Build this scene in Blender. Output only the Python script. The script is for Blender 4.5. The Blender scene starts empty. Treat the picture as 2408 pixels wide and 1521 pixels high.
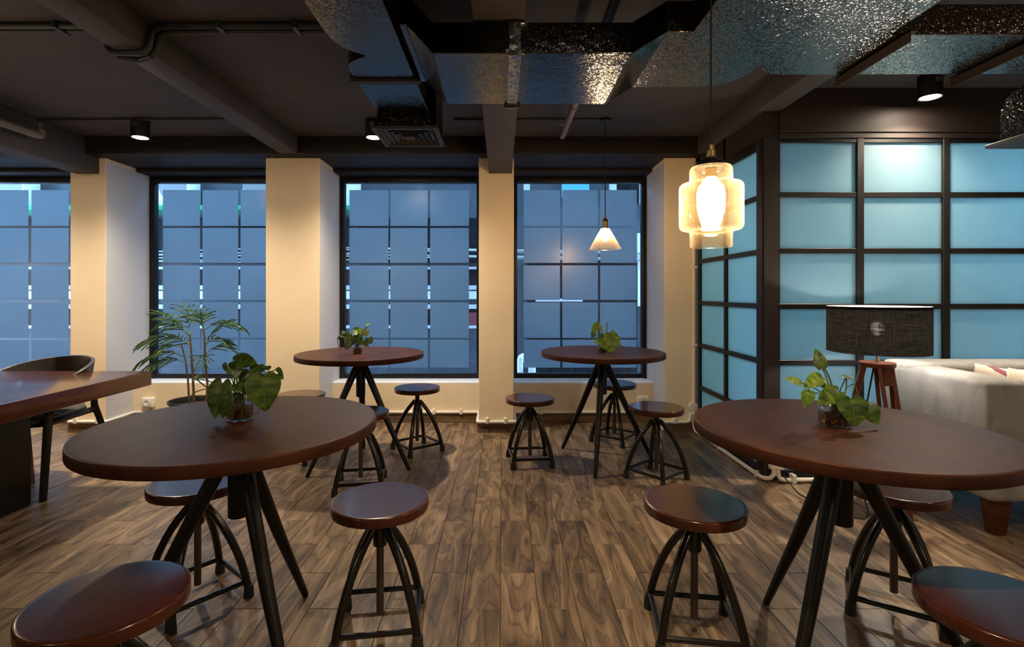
import bpy, bmesh, math, random
from mathutils import Vector, Matrix
PI = math.pi
random.seed(7)
S = bpy.context.scene
COL = S.collection

# ------------------------------------------------------------------ camera, sky, exposure
cam_d = bpy.data.cameras.new('camera')
cam = bpy.data.objects.new('camera', cam_d)
COL.objects.link(cam)
cam.location = (0, 0, 1.15)
cam.rotation_euler = (PI / 2, 0, 0)
cam_d.sensor_fit = 'HORIZONTAL'
cam_d.sensor_width = 36.0
cam_d.lens = 36.0 * 1220 / 2408
cam_d.shift_x = (1204 - 1180) / 2408
cam_d.shift_y = -(760.5 - 688) / 2408
cam_d.clip_start = 0.02
S.camera = cam

world = bpy.data.worlds.new('dusk_sky')
S.world = world
world.use_nodes = True
wb = world.node_tree.nodes['Background']
wb.inputs['Color'].default_value = (0.34, 0.62, 0.97, 1)
wb.inputs['Strength'].default_value = 12.5

S.view_settings.view_transform = 'Standard'
S.view_settings.look = 'None'
S.view_settings.exposure = 0.0
S.view_settings.gamma = 1.0
S.view_settings.use_curve_mapping = False
S.cycles.max_bounces = 10
S.cycles.transparent_max_bounces = 16
S.cycles.sample_clamp_indirect = 6.0

WARM = (1.0, 0.83, 0.62)
WARMER = (1.0, 0.76, 0.47)
SPOT_W = 208.0
FILL_W = 22.0
PENDANT_E = 220.0


# ------------------------------------------------------------------ materials
class NT:
    def __init__(self, name):
        self.m = bpy.data.materials.new(name)
        self.m.use_nodes = True
        self.t = self.m.node_tree
        self.t.nodes.clear()
        self.out = self.n('ShaderNodeOutputMaterial')

    def n(self, typ, **kw):
        nd = self.t.nodes.new(typ)
        for k, v in kw.items():
            setattr(nd, k, v)
        return nd

    def l(self, a, b):
        self.t.links.new(a, b)

    def bsdf(self, col=(.5, .5, .5), rough=.5, metal=0, spec=.5, coat=0, coat_rough=.1):
        b = self.n('ShaderNodeBsdfPrincipled')
        b.inputs['Base Color'].default_value = (*col, 1)
        b.inputs['Roughness'].default_value = rough
        b.inputs['Metallic'].default_value = metal
        b.inputs['Specular IOR Level'].default_value = spec
        b.inputs['Coat Weight'].default_value = coat
        b.inputs['Coat Roughness'].default_value = coat_rough
        self.l(b.outputs[0], self.out.inputs[0])
        return b

    def coords(self, scale=(1, 1, 1), kind='Object'):
        tc = self.n('ShaderNodeTexCoord')
        mp = self.n('ShaderNodeMapping')
        mp.inputs['Scale'].default_value = scale
        self.l(tc.outputs[kind], mp.inputs[0])
        return mp.outputs[0]

    def noise(self, vec, scale, detail=3, rough=.5, dist=0):
        n = self.n('ShaderNodeTexNoise')
        n.inputs['Scale'].default_value = scale
        n.inputs['Detail'].default_value = detail
        n.inputs['Roughness'].default_value = rough
        n.inputs['Distortion'].default_value = dist
        if vec is not None:
            self.l(vec, n.inputs['Vector'])
        return n.outputs['Fac']

    def ramp(self, fac, stops):
        r = self.n('ShaderNodeValToRGB')
        e = r.color_ramp.elements
        while len(e) < len(stops):
            e.new(.5)
        for i, (p, c) in enumerate(stops):
            e[i].position = p
            e[i].color = (*c, 1)
        self.l(fac, r.inputs[0])
        return r.outputs[0]

    def bump(self, h, strength, dist=.01):
        b = self.n('ShaderNodeBump')
        b.inputs['Strength'].default_value = strength
        b.inputs['Distance'].default_value = dist
        self.l(h, b.inputs['Height'])
        return b.outputs[0]

    def math(self, op, a, b=None):
        m = self.n('ShaderNodeMath', operation=op)
        for i, v in enumerate((a, b)):
            if v is None:
                continue
            if isinstance(v, (int, float)):
                m.inputs[i].default_value = v
            else:
                self.l(v, m.inputs[i])
        return m.outputs[0]


def plain(name, col, rough=.5, metal=0, spec=.5, coat=0, bump=0, bscale=60, var=0):
    k = NT(name)
    b = k.bsdf(col, rough, metal, spec, coat)
    if bump or var:
        v = k.coords()
        f = k.noise(v, bscale, 4, .6)
        if bump:
            k.l(k.bump(f, bump, .004), b.inputs['Normal'])
        if var:
            g = k.noise(v, 3.0, 4, .6)
            k.l(k.ramp(g, [(.3, tuple(c * (1 - var) for c in col)), (.7, tuple(min(1, c * (1 + var)) for c in col))]), b.inputs['Base Color'])
    return k.m


def emit(name, col, strength):
    k = NT(name)
    e = k.n('ShaderNodeEmission')
    e.inputs[0].default_value = (*col, 1)
    e.inputs[1].default_value = strength
    k.l(e.outputs[0], k.out.inputs[0])
    return k.m


def core_bulb(name, col, strength, power=2.5):
    """frosted bulb: hottest where the line of sight runs through its core"""
    k = NT(name)
    e = k.n('ShaderNodeEmission')
    e.inputs[0].default_value = (*col, 1)
    lw = k.n('ShaderNodeLayerWeight')
    f = k.math('POWER', k.math('SUBTRACT', 1.0, lw.outputs['Facing']), power)
    k.l(k.math('MULTIPLY', f, strength), e.inputs[1])
    k.l(e.outputs[0], k.out.inputs[0])
    return k.m


def thin_glass(name, tint, gloss=.06, rough=.02, haze=0, haze_col=(1, 1, 1), edge=.35):
    """a thin sheet of glass: see-through, tinted, with a mirror-like coat that grows at grazing angles and a little scatter"""
    k = NT(name)
    tr = k.n('ShaderNodeBsdfTransparent')
    tr.inputs[0].default_value = (*tint, 1)
    gl = k.n('ShaderNodeBsdfGlossy')
    gl.inputs['Roughness'].default_value = rough
    lw = k.n('ShaderNodeLayerWeight')
    lw.inputs[0].default_value = .25
    f = k.math('MULTIPLY_ADD', lw.outputs['Facing'], edge)
    f.node.inputs[2].default_value = gloss
    cur = tr.outputs[0]
    if haze:
        tl = k.n('ShaderNodeBsdfTranslucent')
        tl.inputs[0].default_value = (*haze_col, 1)
        df = k.n('ShaderNodeBsdfDiffuse')
        df.inputs[0].default_value = (*haze_col, 1)
        ad = k.n('ShaderNodeMixShader')
        k.l(tl.outputs[0], ad.inputs[1])
        k.l(df.outputs[0], ad.inputs[2])
        mx = k.n('ShaderNodeMixShader')
        hz = k.math('MULTIPLY_ADD', k.math('POWER', lw.outputs['Facing'], 2.0), .30)
        hz.node.inputs[2].default_value = haze
        k.l(hz, mx.inputs[0])
        k.l(cur, mx.inputs[1])
        k.l(ad.outputs[0], mx.inputs[2])
        cur = mx.outputs[0]
    m2 = k.n('ShaderNodeMixShader')
    k.l(f, m2.inputs[0])
    k.l(cur, m2.inputs[1])
    k.l(gl.outputs[0], m2.inputs[2])
    k.l(m2.outputs[0], k.out.inputs[0])
    return k.m


def frosted(name, col, gloss=.12, rough=.35, back=.25):
    """frosted sheet: scatters the light of the far side through, some of the near side back, with a soft sheen"""
    k = NT(name)
    tl = k.n('ShaderNodeBsdfTranslucent')
    df = k.n('ShaderNodeBsdfDiffuse')
    gl = k.n('ShaderNodeBsdfGlossy')
    gl.inputs['Roughness'].default_value = rough
    v = k.coords()
    f = k.noise(v, 2.2, 3, .6)
    c = k.ramp(f, [(.3, tuple(x * .93 for x in col)), (.7, col)])
    k.l(c, tl.inputs[0])
    k.l(c, df.inputs[0])
    m1 = k.n('ShaderNodeMixShader')
    m1.inputs[0].default_value = back
    k.l(tl.outputs[0], m1.inputs[1])
    k.l(df.outputs[0], m1.inputs[2])
    m2 = k.n('ShaderNodeMixShader')
    m2.inputs[0].default_value = gloss
    k.l(m1.outputs[0], m2.inputs[1])
    k.l(gl.outputs[0], m2.inputs[2])
    k.l(m2.outputs[0], k.out.inputs[0])
    return k.m


def floor_mat(name):
    """walnut print: flowing contour grain, different on every tile"""
    k = NT(name)
    b = k.bsdf(rough=.40, spec=.33)
    tc = k.n('ShaderNodeTexCoord')
    oi = k.n('ShaderNodeObjectInfo')
    ge = k.n('ShaderNodeNewGeometry')
    r = k.math('ADD', k.math('MULTIPLY', oi.outputs['Random'], 37.0), k.math('MULTIPLY', ge.outputs['Random Per Island'], 23.0))
    cx = k.n('ShaderNodeCombineXYZ')
    k.l(r, cx.inputs[0])
    k.l(k.math('MULTIPLY', r, 1.7), cx.inputs[1])
    k.l(k.math('MULTIPLY', r, .6), cx.inputs[2])
    ad = k.n('ShaderNodeVectorMath', operation='ADD')
    k.l(tc.outputs['Object'], ad.inputs[0])
    k.l(cx.outputs[0], ad.inputs[1])
    mp = k.n('ShaderNodeMapping')
    mp.inputs['Scale'].default_value = (7.5, 1.5, 1)
    k.l(ad.outputs[0], mp.inputs[0])
    big = k.noise(mp.outputs[0], 1.0, 2.2, .45, .5)
    line = k.math('POWER', k.math('SUBTRACT', 1.0, k.math('ABSOLUTE', k.math('SINE', k.math('MULTIPLY', big, 40.0)))), 3.5)
    band = k.math('SINE', k.math('MULTIPLY', big, 27.0))
    mp2 = k.n('ShaderNodeMapping')
    mp2.inputs['Scale'].default_value = (170, 7, 1)
    k.l(ad.outputs[0], mp2.inputs[0])
    fine = k.noise(mp2.outputs[0], 1.0, 3, .6)
    mp3 = k.n('ShaderNodeMapping')
    mp3.inputs['Scale'].default_value = (26, 3.2, 1)
    k.l(ad.outputs[0], mp3.inputs[0])
    streak = k.noise(mp3.outputs[0], 1.0, 3, .6, .6)
    f = k.math('ADD', k.math('MULTIPLY', line, -.22), k.math('MULTIPLY', band, .10))
    f = k.math('ADD', f, k.math('MULTIPLY', fine, .26))
    f = k.math('ADD', f, k.math('MULTIPLY', streak, .62))
    f = k.math('ADD', f, .08)
    rnd = k.math('FRACT', k.math('MULTIPLY', r, 7.31))
    f = k.math('ADD', f, k.math('MULTIPLY', k.math('SUBTRACT', rnd, .5), .20))
    c = k.ramp(f, [(.20, (.040, .026, .018)), (.42, (.112, .073, .044)), (.60, (.200, .133, .080)), (.85, (.37, .265, .165))])
    k.l(c, b.inputs['Base Color'])
    k.l(k.bump(fine, .08, .002), b.inputs['Normal'])
    return k.m


def table_wood(name, c0, c1, c2, rough=.3, coat=.35, scale=(1.2, 9, 9), crough=.16, spec=.15, tint=(1.0, .52, .40)):
    k = NT(name)
    b = k.bsdf(rough=rough, spec=spec, coat=coat, coat_rough=crough)
    oi = k.n('ShaderNodeObjectInfo')
    tc = k.n('ShaderNodeTexCoord')
    ad = k.n('ShaderNodeVectorMath', operation='ADD')
    k.l(tc.outputs['Object'], ad.inputs[0])
    k.l(k.math('MULTIPLY', oi.outputs['Random'], 11.0), ad.inputs[1])
    mp = k.n('ShaderNodeMapping')
    mp.inputs['Scale'].default_value = scale
    k.l(ad.outputs[0], mp.inputs[0])
    a = k.noise(mp.outputs[0], 1.6, 4, .55, .4)
    f2 = k.noise(mp.outputs[0], 14, 4, .6)
    f = k.math('ADD', k.math('MULTIPLY', a, .8), k.math('MULTIPLY', f2, .2))
    b.inputs['Specular Tint'].default_value = (*tint, 1)
    k.l(k.ramp(f, [(.3, c0), (.5, c1), (.72, c2)]), b.inputs['Base Color'])
    k.l(k.bump(f2, .03, .002), b.inputs['Normal'])
    return k.m


def foil_mat(name, col, rough=.15, amount=.35, scale=150, metal=1.0):
    """crinkled foil: little facets each tilted its own way, over broad dents"""
    k = NT(name)
    b = k.bsdf(col, rough, metal)
    v = k.coords((1, 1, 1))
    vo = k.n('ShaderNodeTexVoronoi')
    vo.inputs['Scale'].default_value = scale
    nz = k.n('ShaderNodeTexNoise')
    nz.inputs['Scale'].default_value = 30
    wa = k.n('ShaderNodeVectorMath', operation='MULTIPLY_ADD')
    wa.inputs[1].default_value = (.02, .02, .02)
    k.l(v, nz.inputs['Vector'])
    k.l(nz.outputs['Color'], wa.inputs[0])
    k.l(v, wa.inputs[2])
    k.l(wa.outputs[0], vo.inputs['Vector'])
    sb = k.n('ShaderNodeVectorMath', operation='SUBTRACT')
    sb.inputs[1].default_value = (.5, .5, .5)
    k.l(vo.outputs['Color'], sb.inputs[0])
    sc_ = k.n('ShaderNodeVectorMath', operation='SCALE')
    sc_.inputs['Scale'].default_value = amount
    k.l(sb.outputs[0], sc_.inputs[0])
    bm_ = k.n('ShaderNodeBump')
    bm_.inputs['Strength'].default_value = .25
    bm_.inputs['Distance'].default_value = .01
    k.l(k.noise(v, 14, 4, .6), bm_.inputs['Height'])
    ad = k.n('ShaderNodeVectorMath', operation='ADD')
    k.l(bm_.outputs[0], ad.inputs[0])
    k.l(sc_.outputs[0], ad.inputs[1])
    nm = k.n('ShaderNodeVectorMath', operation='NORMALIZE')
    k.l(ad.outputs[0], nm.inputs[0])
    k.l(nm.outputs[0], b.inputs['Normal'])
    return k.m


def leaf_mat(name, dark, light, var_amt, rough=.32):
    k = NT(name)
    v = k.coords((1, 1, 1))
    sx = k.n('ShaderNodeSeparateXYZ')
    k.l(v, sx.inputs[0])
    st = k.n('ShaderNodeMapping')
    st.inputs['Scale'].default_value = (2.2, 7, 2)
    tc = k.n('ShaderNodeTexCoord')
    k.l(tc.outputs['Object'], st.inputs[0])
    oi = k.n('ShaderNodeObjectInfo')
    ad = k.n('ShaderNodeVectorMath', operation='ADD')
    k.l(st.outputs[0], ad.inputs[0])
    k.l(k.math('MULTIPLY', oi.outputs['Random'], 9.0), ad.inputs[1])
    f = k.noise(ad.outputs[0], 1.0, 3, .6)
    f = k.math('ADD', f, k.math('MULTIPLY', k.math('SUBTRACT', oi.outputs['Random'], .5), var_amt))
    c = k.ramp(f, [(.35, dark), (.58, tuple((a + b2) / 2 for a, b2 in zip(dark, light))), (.74, light)])
    vein = k.math('LESS_THAN', k.math('ABSOLUTE', sx.outputs[0]), .012)
    mx = k.n('ShaderNodeMix', data_type='RGBA')
    k.l(k.math('MULTIPLY', vein, .5), mx.inputs[0])
    k.l(c, mx.inputs[6])
    mx.inputs[7].default_value = (*light, 1)
    p = k.n('ShaderNodeBsdfPrincipled')
    p.inputs['Roughness'].default_value = rough
    k.l(mx.outputs[2], p.inputs['Base Color'])
    tl = k.n('ShaderNodeBsdfTranslucent')
    k.l(mx.outputs[2], tl.inputs[0])
    m = k.n('ShaderNodeMixShader')
    m.inputs[0].default_value = .16
    k.l(p.outputs[0], m.inputs[1])
    k.l(tl.outputs[0], m.inputs[2])
    k.l(m.outputs[0], k.out.inputs[0])
    return k.m


def linen_mat(name):
    k = NT(name)
    tc = k.n('ShaderNodeTexCoord')
    m1 = k.n('ShaderNodeMapping'); m1.inputs['Scale'].default_value = (14, 14, 420)
    m2 = k.n('ShaderNodeMapping'); m2.inputs['Scale'].default_value = (300, 300, 14)
    k.l(tc.outputs['Object'], m1.inputs[0]); k.l(tc.outputs['Object'], m2.inputs[0])
    a = k.noise(m1.outputs[0], 1, 2, .6)
    b = k.noise(m2.outputs[0], 1, 2, .6)
    f = k.math('ADD', k.math('MULTIPLY', a, .6), k.math('MULTIPLY', b, .4))
    df = k.n('ShaderNodeBsdfDiffuse')
    k.l(k.ramp(f, [(.35, (.004, .004, .004)), (.65, (.032, .028, .027))]), df.inputs[0])
    tl = k.n('ShaderNodeBsdfTranslucent')
    k.l(k.ramp(f, [(.4, (.002, .0018, .0015)), (.65, (.013, .0115, .010))]), tl.inputs[0])
    tr = k.n('ShaderNodeBsdfTransparent')
    x1 = k.n('ShaderNodeMixShader'); x1.inputs[0].default_value = .45
    k.l(df.outputs[0], x1.inputs[1]); k.l(tl.outputs[0], x1.inputs[2])
    hole = k.n('ShaderNodeMapRange')
    hole.inputs[1].default_value = .44; hole.inputs[2].default_value = .60
    hole.inputs[3].default_value = 0; hole.inputs[4].default_value = .0008
    k.l(f, hole.inputs[0])
    x2 = k.n('ShaderNodeMixShader')
    k.l(hole.outputs[0], x2.inputs[0]); k.l(x1.outputs[0], x2.inputs[1]); k.l(tr.outputs[0], x2.inputs[2])
    k.l(x2.outputs[0], k.out.inputs[0])
    return k.m


def velvet_mat(name, col):
    k = NT(name)
    b = k.bsdf(col, .75, 0, .25)
    b.inputs['Sheen Weight'].default_value = .35
    b.inputs['Sheen Roughness'].default_value = .4
    v = k.coords((1, 1, .5))
    f = k.noise(v, 5, 4, .65, .8)
    k.l(k.ramp(f, [(.32, tuple(c * .62 for c in col)), (.6, col)]), b.inputs['Base Color'])
    k.l(k.bump(k.noise(v, 400, 2), .1, .001), b.inputs['Normal'])
    return k.m


def floral_mat(name):
    k = NT(name)
    b = k.bsdf((.8, .75, .7), .8)
    vo = k.n('ShaderNodeTexVoronoi'); vo.inputs['Scale'].default_value = 9
    k.l(k.coords(), vo.inputs['Vector'])
    sp = k.n('ShaderNodeSeparateColor'); k.l(vo.outputs['Color'], sp.inputs[0])
    c = k.ramp(sp.outputs[0], [(.0, (.75, .68, .6)), (.62, (.78, .70, .62)), (.66, (.25, .05, .10)), (.78, (.1, .18, .1)), (.9, (.75, .3, .25))])
    k.l(c, b.inputs['Base Color'])
    return k.m


M = {}
M['cream'] = plain('cream_paint', (.80, .655, .46), .6, bump=.05, bscale=30, var=.03)
M['white'] = plain('dimmed_reveal_white', (.56, .57, .60), .55, bump=.05, bscale=30, var=.03)  # white of the reveals, their dimmer cool light put into the colour
M['sill'] = plain('white_sill_paint', (.84, .86, .90), .4)
M['dark_ceiling'] = plain('dark_brown_paint', (.058, .051, .051), .7, spec=.3, bump=.08, bscale=25, var=.15)
M['lintel'] = plain('black_brown_paint', (.018, .013, .012), .6, spec=.25)
M['dark_gloss'] = plain('dark_brown_lacquer', (.024, .018, .017), .55, spec=.25)
M['black_frame'] = plain('black_frame_paint', (.007, .007, .008), .4, spec=.3)
M['black_metal'] = plain('black_steel', (.005, .0045, .0045), .2, spec=.45, coat=.15)
M['matte_black'] = plain('matte_black_steel', (.006, .005, .005), .4, spec=.28)
M['rubber'] = plain('black_rubber', (.010, .010, .010), .7)
M['screw'] = plain('dark_screw_steel', (.10, .085, .075), .4, .8, bump=.3, bscale=200)
M['floor'] = floor_mat('walnut_print_tile')
M['subfloor'] = plain('dark_grout', (.05, .038, .03), .9, var=.1)
M['skirting'] = table_wood('walnut_skirting', (.075, .048, .03), (.14, .09, .055), (.23, .15, .09), .4, .0, (2.5, 2.5, 30))
M['table'] = table_wood('mahogany_stain', (.025, .0095, .006), (.041, .015, .0085), (.066, .023, .012), .44, .0, (1.3, 7, 7), .25)
M['seat'] = table_wood('mahogany_gloss', (.024, .007, .004), (.048, .013, .0065), (.085, .024, .011), .24, .35, (1.2, 6, 6), .14, .3, (1, .8, .75))
M['slab'] = table_wood('mahogany_slab', (.030, .009, .005), (.062, .018, .009), (.11, .034, .016), .22, .35, (5, .9, 4), .14)
M['slab_leg'] = plain('dark_brown_board', (.006, .004, .003), .5, spec=.25, var=.2)
M['foil'] = foil_mat('crinkled_dark_foil', (.18, .157, .142), .20, .38, 260)
M['foil_smooth'] = foil_mat('dark_duct_board_foil', (.058, .058, .060), .17, .17, 260)
M['duct_side'] = foil_mat('black_duct_foil', (.03, .028, .028), .2, .35, 220)
M['tape'] = foil_mat('silver_tape', (.5, .46, .4), .2, .6, 90)
M['flange'] = foil_mat('galvanised_flange', (.22, .22, .23), .22, .2, 60)
M['grille'] = plain('grey_grille_paint', (.035, .031, .029), .55, spec=.3)
M['conduit_white'] = plain('white_plastic', (.78, .75, .68), .4)
M['conduit_dark'] = plain('dark_painted_pipe', (.016, .014, .013), .5)
M['pipe_brown'] = plain('brown_painted_pipe', (.13, .10, .085), .5)
M['brass'] = plain('aged_brass', (.42, .28, .12), .35, 1.0, bump=.1)
M['steel'] = plain('brushed_steel', (.6, .58, .55), .3, 1.0)
M['window_glass'] = thin_glass('clear_window_glass', (.93, .96, .98), .035, .01)
M['film'] = frosted('frosted_window_film', (.40, .44, .47), .04, .28, .05)
M['pane'] = frosted('frosted_partition_glass', (.64, .90, 1.0), .08, .30, .09)
M['amber_glass'] = thin_glass('amber_glass', (1.0, .92, .80), .05, .03, .008, (1, .86, .66))
M['cone_glass'] = thin_glass('smoky_clear_glass', (1.0, .93, .84), .05, .05, .03, (1, .85, .65))
M['jar_glass'] = thin_glass('jar_glass', (.92, .93, .91), .06, .02, 0)
M['bulb'] = core_bulb('warm_bulb', (1.0, .76, .46), PENDANT_E * 1.6, 1.6)
M['bulb_small'] = core_bulb('warm_small_bulb', (1.0, .72, .42), 600, 1.6)
M['lamp_bulb'] = core_bulb('shaded_bulb', (1.0, .90, .78), 640)
M['lens'] = emit('downlight_lens', (1.0, .84, .64), 260)
M['roots'] = plain('brown_roots', (.10, .045, .02), .5, var=.6, bump=.8, bscale=90)
M['water'] = thin_glass('jar_water', (.62, .48, .30), .05, .02)
M['leaf'] = leaf_mat('pothos_leaf', (.010, .042, .006), (.16, .24, .03), .10)
M['leaf_light'] = leaf_mat('young_pothos_leaf', (.07, .17, .016), (.38, .48, .08), .15)
M['stem'] = plain('green_stem', (.10, .15, .03), .45)
M['palm'] = leaf_mat('palm_leaf', (.010, .045, .014), (.05, .12, .025), .2, .6)
M['palm_stem'] = plain('palm_cane', (.11, .055, .03), .6, var=.4)
M['pot'] = plain('black_plastic_pot', (.012, .011, .011), .4)
M['soil'] = plain('dark_soil', (.03, .018, .011), .95, bump=1, bscale=50, var=.4)
M['velvet'] = velvet_mat('grey_velvet', (.31, .306, .302))
M['linen'] = linen_mat('black_linen')
M['lining'] = plain('white_shade_lining', (.85, .8, .72), .7)
M['lamp_wood'] = table_wood('reddish_lamp_wood', (.065, .022, .012), (.105, .037, .020), (.15, .056, .032), .35, .2, (5, 5, 1.5))
M['sofa_leg'] = table_wood('dark_sofa_leg', (.05, .015, .008), (.08, .025, .013), (.12, .04, .02), .35, .2, (5, 5, 1.5))
M['floral'] = floral_mat('floral_cotton')
M['chair_shell'] = plain('dark_brown_shell', (.014, .010, .008), .38, coat=.15)
M['chair_pad'] = plain('dark_seat_plastic', (.03, .035, .045), .35)
M['facade'] = plain('grey_blue_render', (.055, .064, .08), .8, bump=.2, bscale=8, var=.25)
M['facade_dark'] = plain('dark_shop_glass', (.010, .012, .016), .5, spec=.08, var=.3)
M['facade_light'] = plain('pale_band', (.50, .53, .56), .6)
M['ac_white'] = plain('weathered_white_metal', (.72, .73, .72), .5, var=.1)
M['ac_dark'] = plain('grey_fan_grille', (.2, .21, .22), .5)
M['green_shade'] = plain('green_shade_cloth', (.02, .28, .14), .8, var=.3)
M['cable_mat'] = plain('pale_cable', (.45, .46, .47), .5)
M['teal'] = plain('teal_panel', (.10, .40, .45), .5)
M['alley'] = plain('alley_paving', (.12, .12, .13), .9, var=.2)
M['crimson'] = plain('dark_red_sign', (.18, .03, .04), .5)


# ------------------------------------------------------------------ mesh builder
class MB:
    def __init__(self):
        self.v = []
        self.f = []

    def box(self, x0, x1, y0, y1, z0, z1):
        o = len(self.v)
        self.v += [(x0, y0, z0), (x1, y0, z0), (x1, y1, z0), (x0, y1, z0), (x0, y0, z1), (x1, y0, z1), (x1, y1, z1), (x0, y1, z1)]
        self.f += [tuple(o + i for i in q) for q in ((0, 3, 2, 1), (4, 5, 6, 7), (0, 1, 5, 4), (1, 2, 6, 5), (2, 3, 7, 6), (3, 0, 4, 7))]
        return self

    def frustum_box(self, cx, cy, z0, z1, w0, d0, w1, d1, dx=0, dy=0):
        o = len(self.v)
        for z, w, d, ox, oy in ((z0, w0, d0, 0, 0), (z1, w1, d1, dx, dy)):
            for sx, sy in ((-1, -1), (1, -1), (1, 1), (-1, 1)):
                self.v.append((cx + ox + sx * w / 2, cy + oy + sy * d / 2, z))
        self.f += [tuple(o + i for i in q) for q in ((0, 3, 2, 1), (4, 5, 6, 7), (0, 1, 5, 4), (1, 2, 6, 5), (2, 3, 7, 6), (3, 0, 4, 7))]
        return self

    def tube(self, pts, r, seg=10, cap=True):
        """round bar along a path; r is a number or one radius per point"""
        pts = [Vector(p) for p in pts]
        n = len(pts)
        rs = r if isinstance(r, (list, tuple)) else [r] * n
        o = len(self.v)
        t0 = (pts[1] - pts[0]).normalized()
        ref = Vector((0, 0, 1)) if abs(t0.z) < .9 else Vector((1, 0, 0))
        u = t0.cross(ref).normalized()
        for i, p in enumerate(pts):
            if i == 0:
                t = t0
            elif i == n - 1:
                t = (pts[i] - pts[i - 1]).normalized()
            else:
                t = ((pts[i + 1] - pts[i]).normalized() + (pts[i] - pts[i - 1]).normalized())
                t = t.normalized() if t.length > 1e-6 else (pts[i] - pts[i - 1]).normalized()
            u = (u - t * u.dot(t)).normalized()
            w = t.cross(u)
            for k in range(seg):
                a = 2 * PI * k / seg
                self.v.append(tuple(p + (u * math.cos(a) + w * math.sin(a)) * rs[i]))
        for i in range(n - 1):
            for k in range(seg):
                k2 = (k + 1) % seg
                self.f.append((o + i * seg + k, o + i * seg + k2, o + (i + 1) * seg + k2, o + (i + 1) * seg + k))
        if cap:
            self.f.append(tuple(o + k for k in reversed(range(seg))))
            self.f.append(tuple(o + (n - 1) * seg + k for k in range(seg)))
        return self

    def lathe(self, prof, seg=32, cx=0, cy=0, cz=0, close=False):
        """profile of (radius, z) turned about a vertical axis; radius 0 makes a pole"""
        o = len(self.v)
        rings = []
        for r, z in prof:
            if r < 1e-6:
                rings.append([len(self.v)])
                self.v.append((cx, cy, cz + z))
            else:
                rings.append(list(range(len(self.v), len(self.v) + seg)))
                for k in range(seg):
                    a = 2 * PI * k / seg
                    self.v.append((cx + r * math.cos(a), cy + r * math.sin(a), cz + z))
        prs = list(zip(rings[:-1], rings[1:]))
        if close:
            prs.append((rings[-1], rings[0]))
        for a, b in prs:
            for k in range(seg):
                k2 = (k + 1) % seg
                if len(a) == 1 and len(b) == 1:
                    continue
                if len(a) == 1:
                    self.f.append((a[0], b[k2], b[k]))
                elif len(b) == 1:
                    self.f.append((a[k], a[k2], b[0]))
                else:
                    self.f.append((a[k], a[k2], b[k2], b[k]))
        return self

    def prism(self, poly, z0, z1):
        """polygon (x, y) between two heights"""
        o = len(self.v)
        n = len(poly)
        self.v += [(x, y, z0) for x, y in poly] + [(x, y, z1) for x, y in poly]
        self.f.append(tuple(o + i for i in reversed(range(n))))
        self.f.append(tuple(o + n + i for i in range(n)))
        for i in range(n):
            j = (i + 1) % n
            self.f.append((o + i, o + j, o + n + j, o + n + i))
        return self

    def prism_x(self, poly, x0, x1):
        """polygon (y, z) between two x"""
        o = len(self.v)
        n = len(poly)
        self.v += [(x0, y, z) for y, z in poly] + [(x1, y, z) for y, z in poly]
        self.f.append(tuple(o + i for i in reversed(range(n))))
        self.f.append(tuple(o + n + i for i in range(n)))
        for i in range(n):
            j = (i + 1) % n
            self.f.append((o + i, o + j, o + n + j, o + n + i))
        return self

    def hexa(self, p):
        """box from eight corners: four below, four above"""
        o = len(self.v)
        self.v += [tuple(q) for q in p]
        self.f += [tuple(o + i for i in q) for q in ((0, 3, 2, 1), (4, 5, 6, 7), (0, 1, 5, 4), (1, 2, 6, 5), (2, 3, 7, 6), (3, 0, 4, 7))]
        return self

    def mesh(self, name, mat, bevel=0, seg=2, smooth=True, angle=35):
        me = bpy.data.meshes.new(name)
        me.from_pydata(self.v, [], self.f)
        bm = bmesh.new()
        bm.from_mesh(me)
        bmesh.ops.recalc_face_normals(bm, faces=bm.faces)
        if bevel:
            ed = [e for e in bm.edges if len(e.link_faces) == 2 and e.calc_face_angle(0) > math.radians(30)]
            bmesh.ops.bevel(bm, geom=ed, offset=bevel, segments=seg, profile=.5, affect='EDGES', clamp_overlap=True)
        bm.to_mesh(me)
        bm.free()
        if smooth:
            me.polygons.foreach_set('use_smooth', [True] * len(me.polygons))
            me.set_sharp_from_angle(angle=math.radians(angle))
        me.materials.append(mat)
        return me

    def build(self, name, mat, parent=None, bevel=0, seg=2, smooth=True, angle=35, loc=None):
        o = bpy.data.objects.new(name, self.mesh(name, mat, bevel, seg, smooth, angle))
        COL.objects.link(o)
        if parent is not None:
            o.parent = parent
        if loc is not None:
            o.location = loc
        return o


def put(name, me, parent=None, loc=(0, 0, 0), rot=(0, 0, 0)):
    o = bpy.data.objects.new(name, me)
    COL.objects.link(o)
    o.parent = parent
    o.location = loc
    o.rotation_euler = rot
    return o


def tag(o, label, cat=None, group=None, kind=None):
    o['label'] = label
    if cat:
        o['category'] = cat
    if group:
        o['group'] = group
    if kind:
        o['kind'] = kind
    return o


def thing(name, label, cat, loc=(0, 0, 0), rz=0, group=None, kind=None):
    o = bpy.data.objects.new(name, None)
    COL.objects.link(o)
    o.location = loc
    o.rotation_euler = (0, 0, rz)
    o.empty_display_size = .1
    return tag(o, label, cat, group, kind)


KIDS = {}


def copy_tree(o, parent=None):
    c = o.copy()
    COL.objects.link(c)
    if parent is not None:
        c.parent = parent
    for ch in list(o.children):
        copy_tree(ch, c)
    return c


def arc(cx, cy, r, a0, a1, n):
    return [(cx + r * math.cos(math.radians(a0 + (a1 - a0) * i / n)), cy + r * math.sin(math.radians(a0 + (a1 - a0) * i / n))) for i in range(n + 1)]


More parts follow.
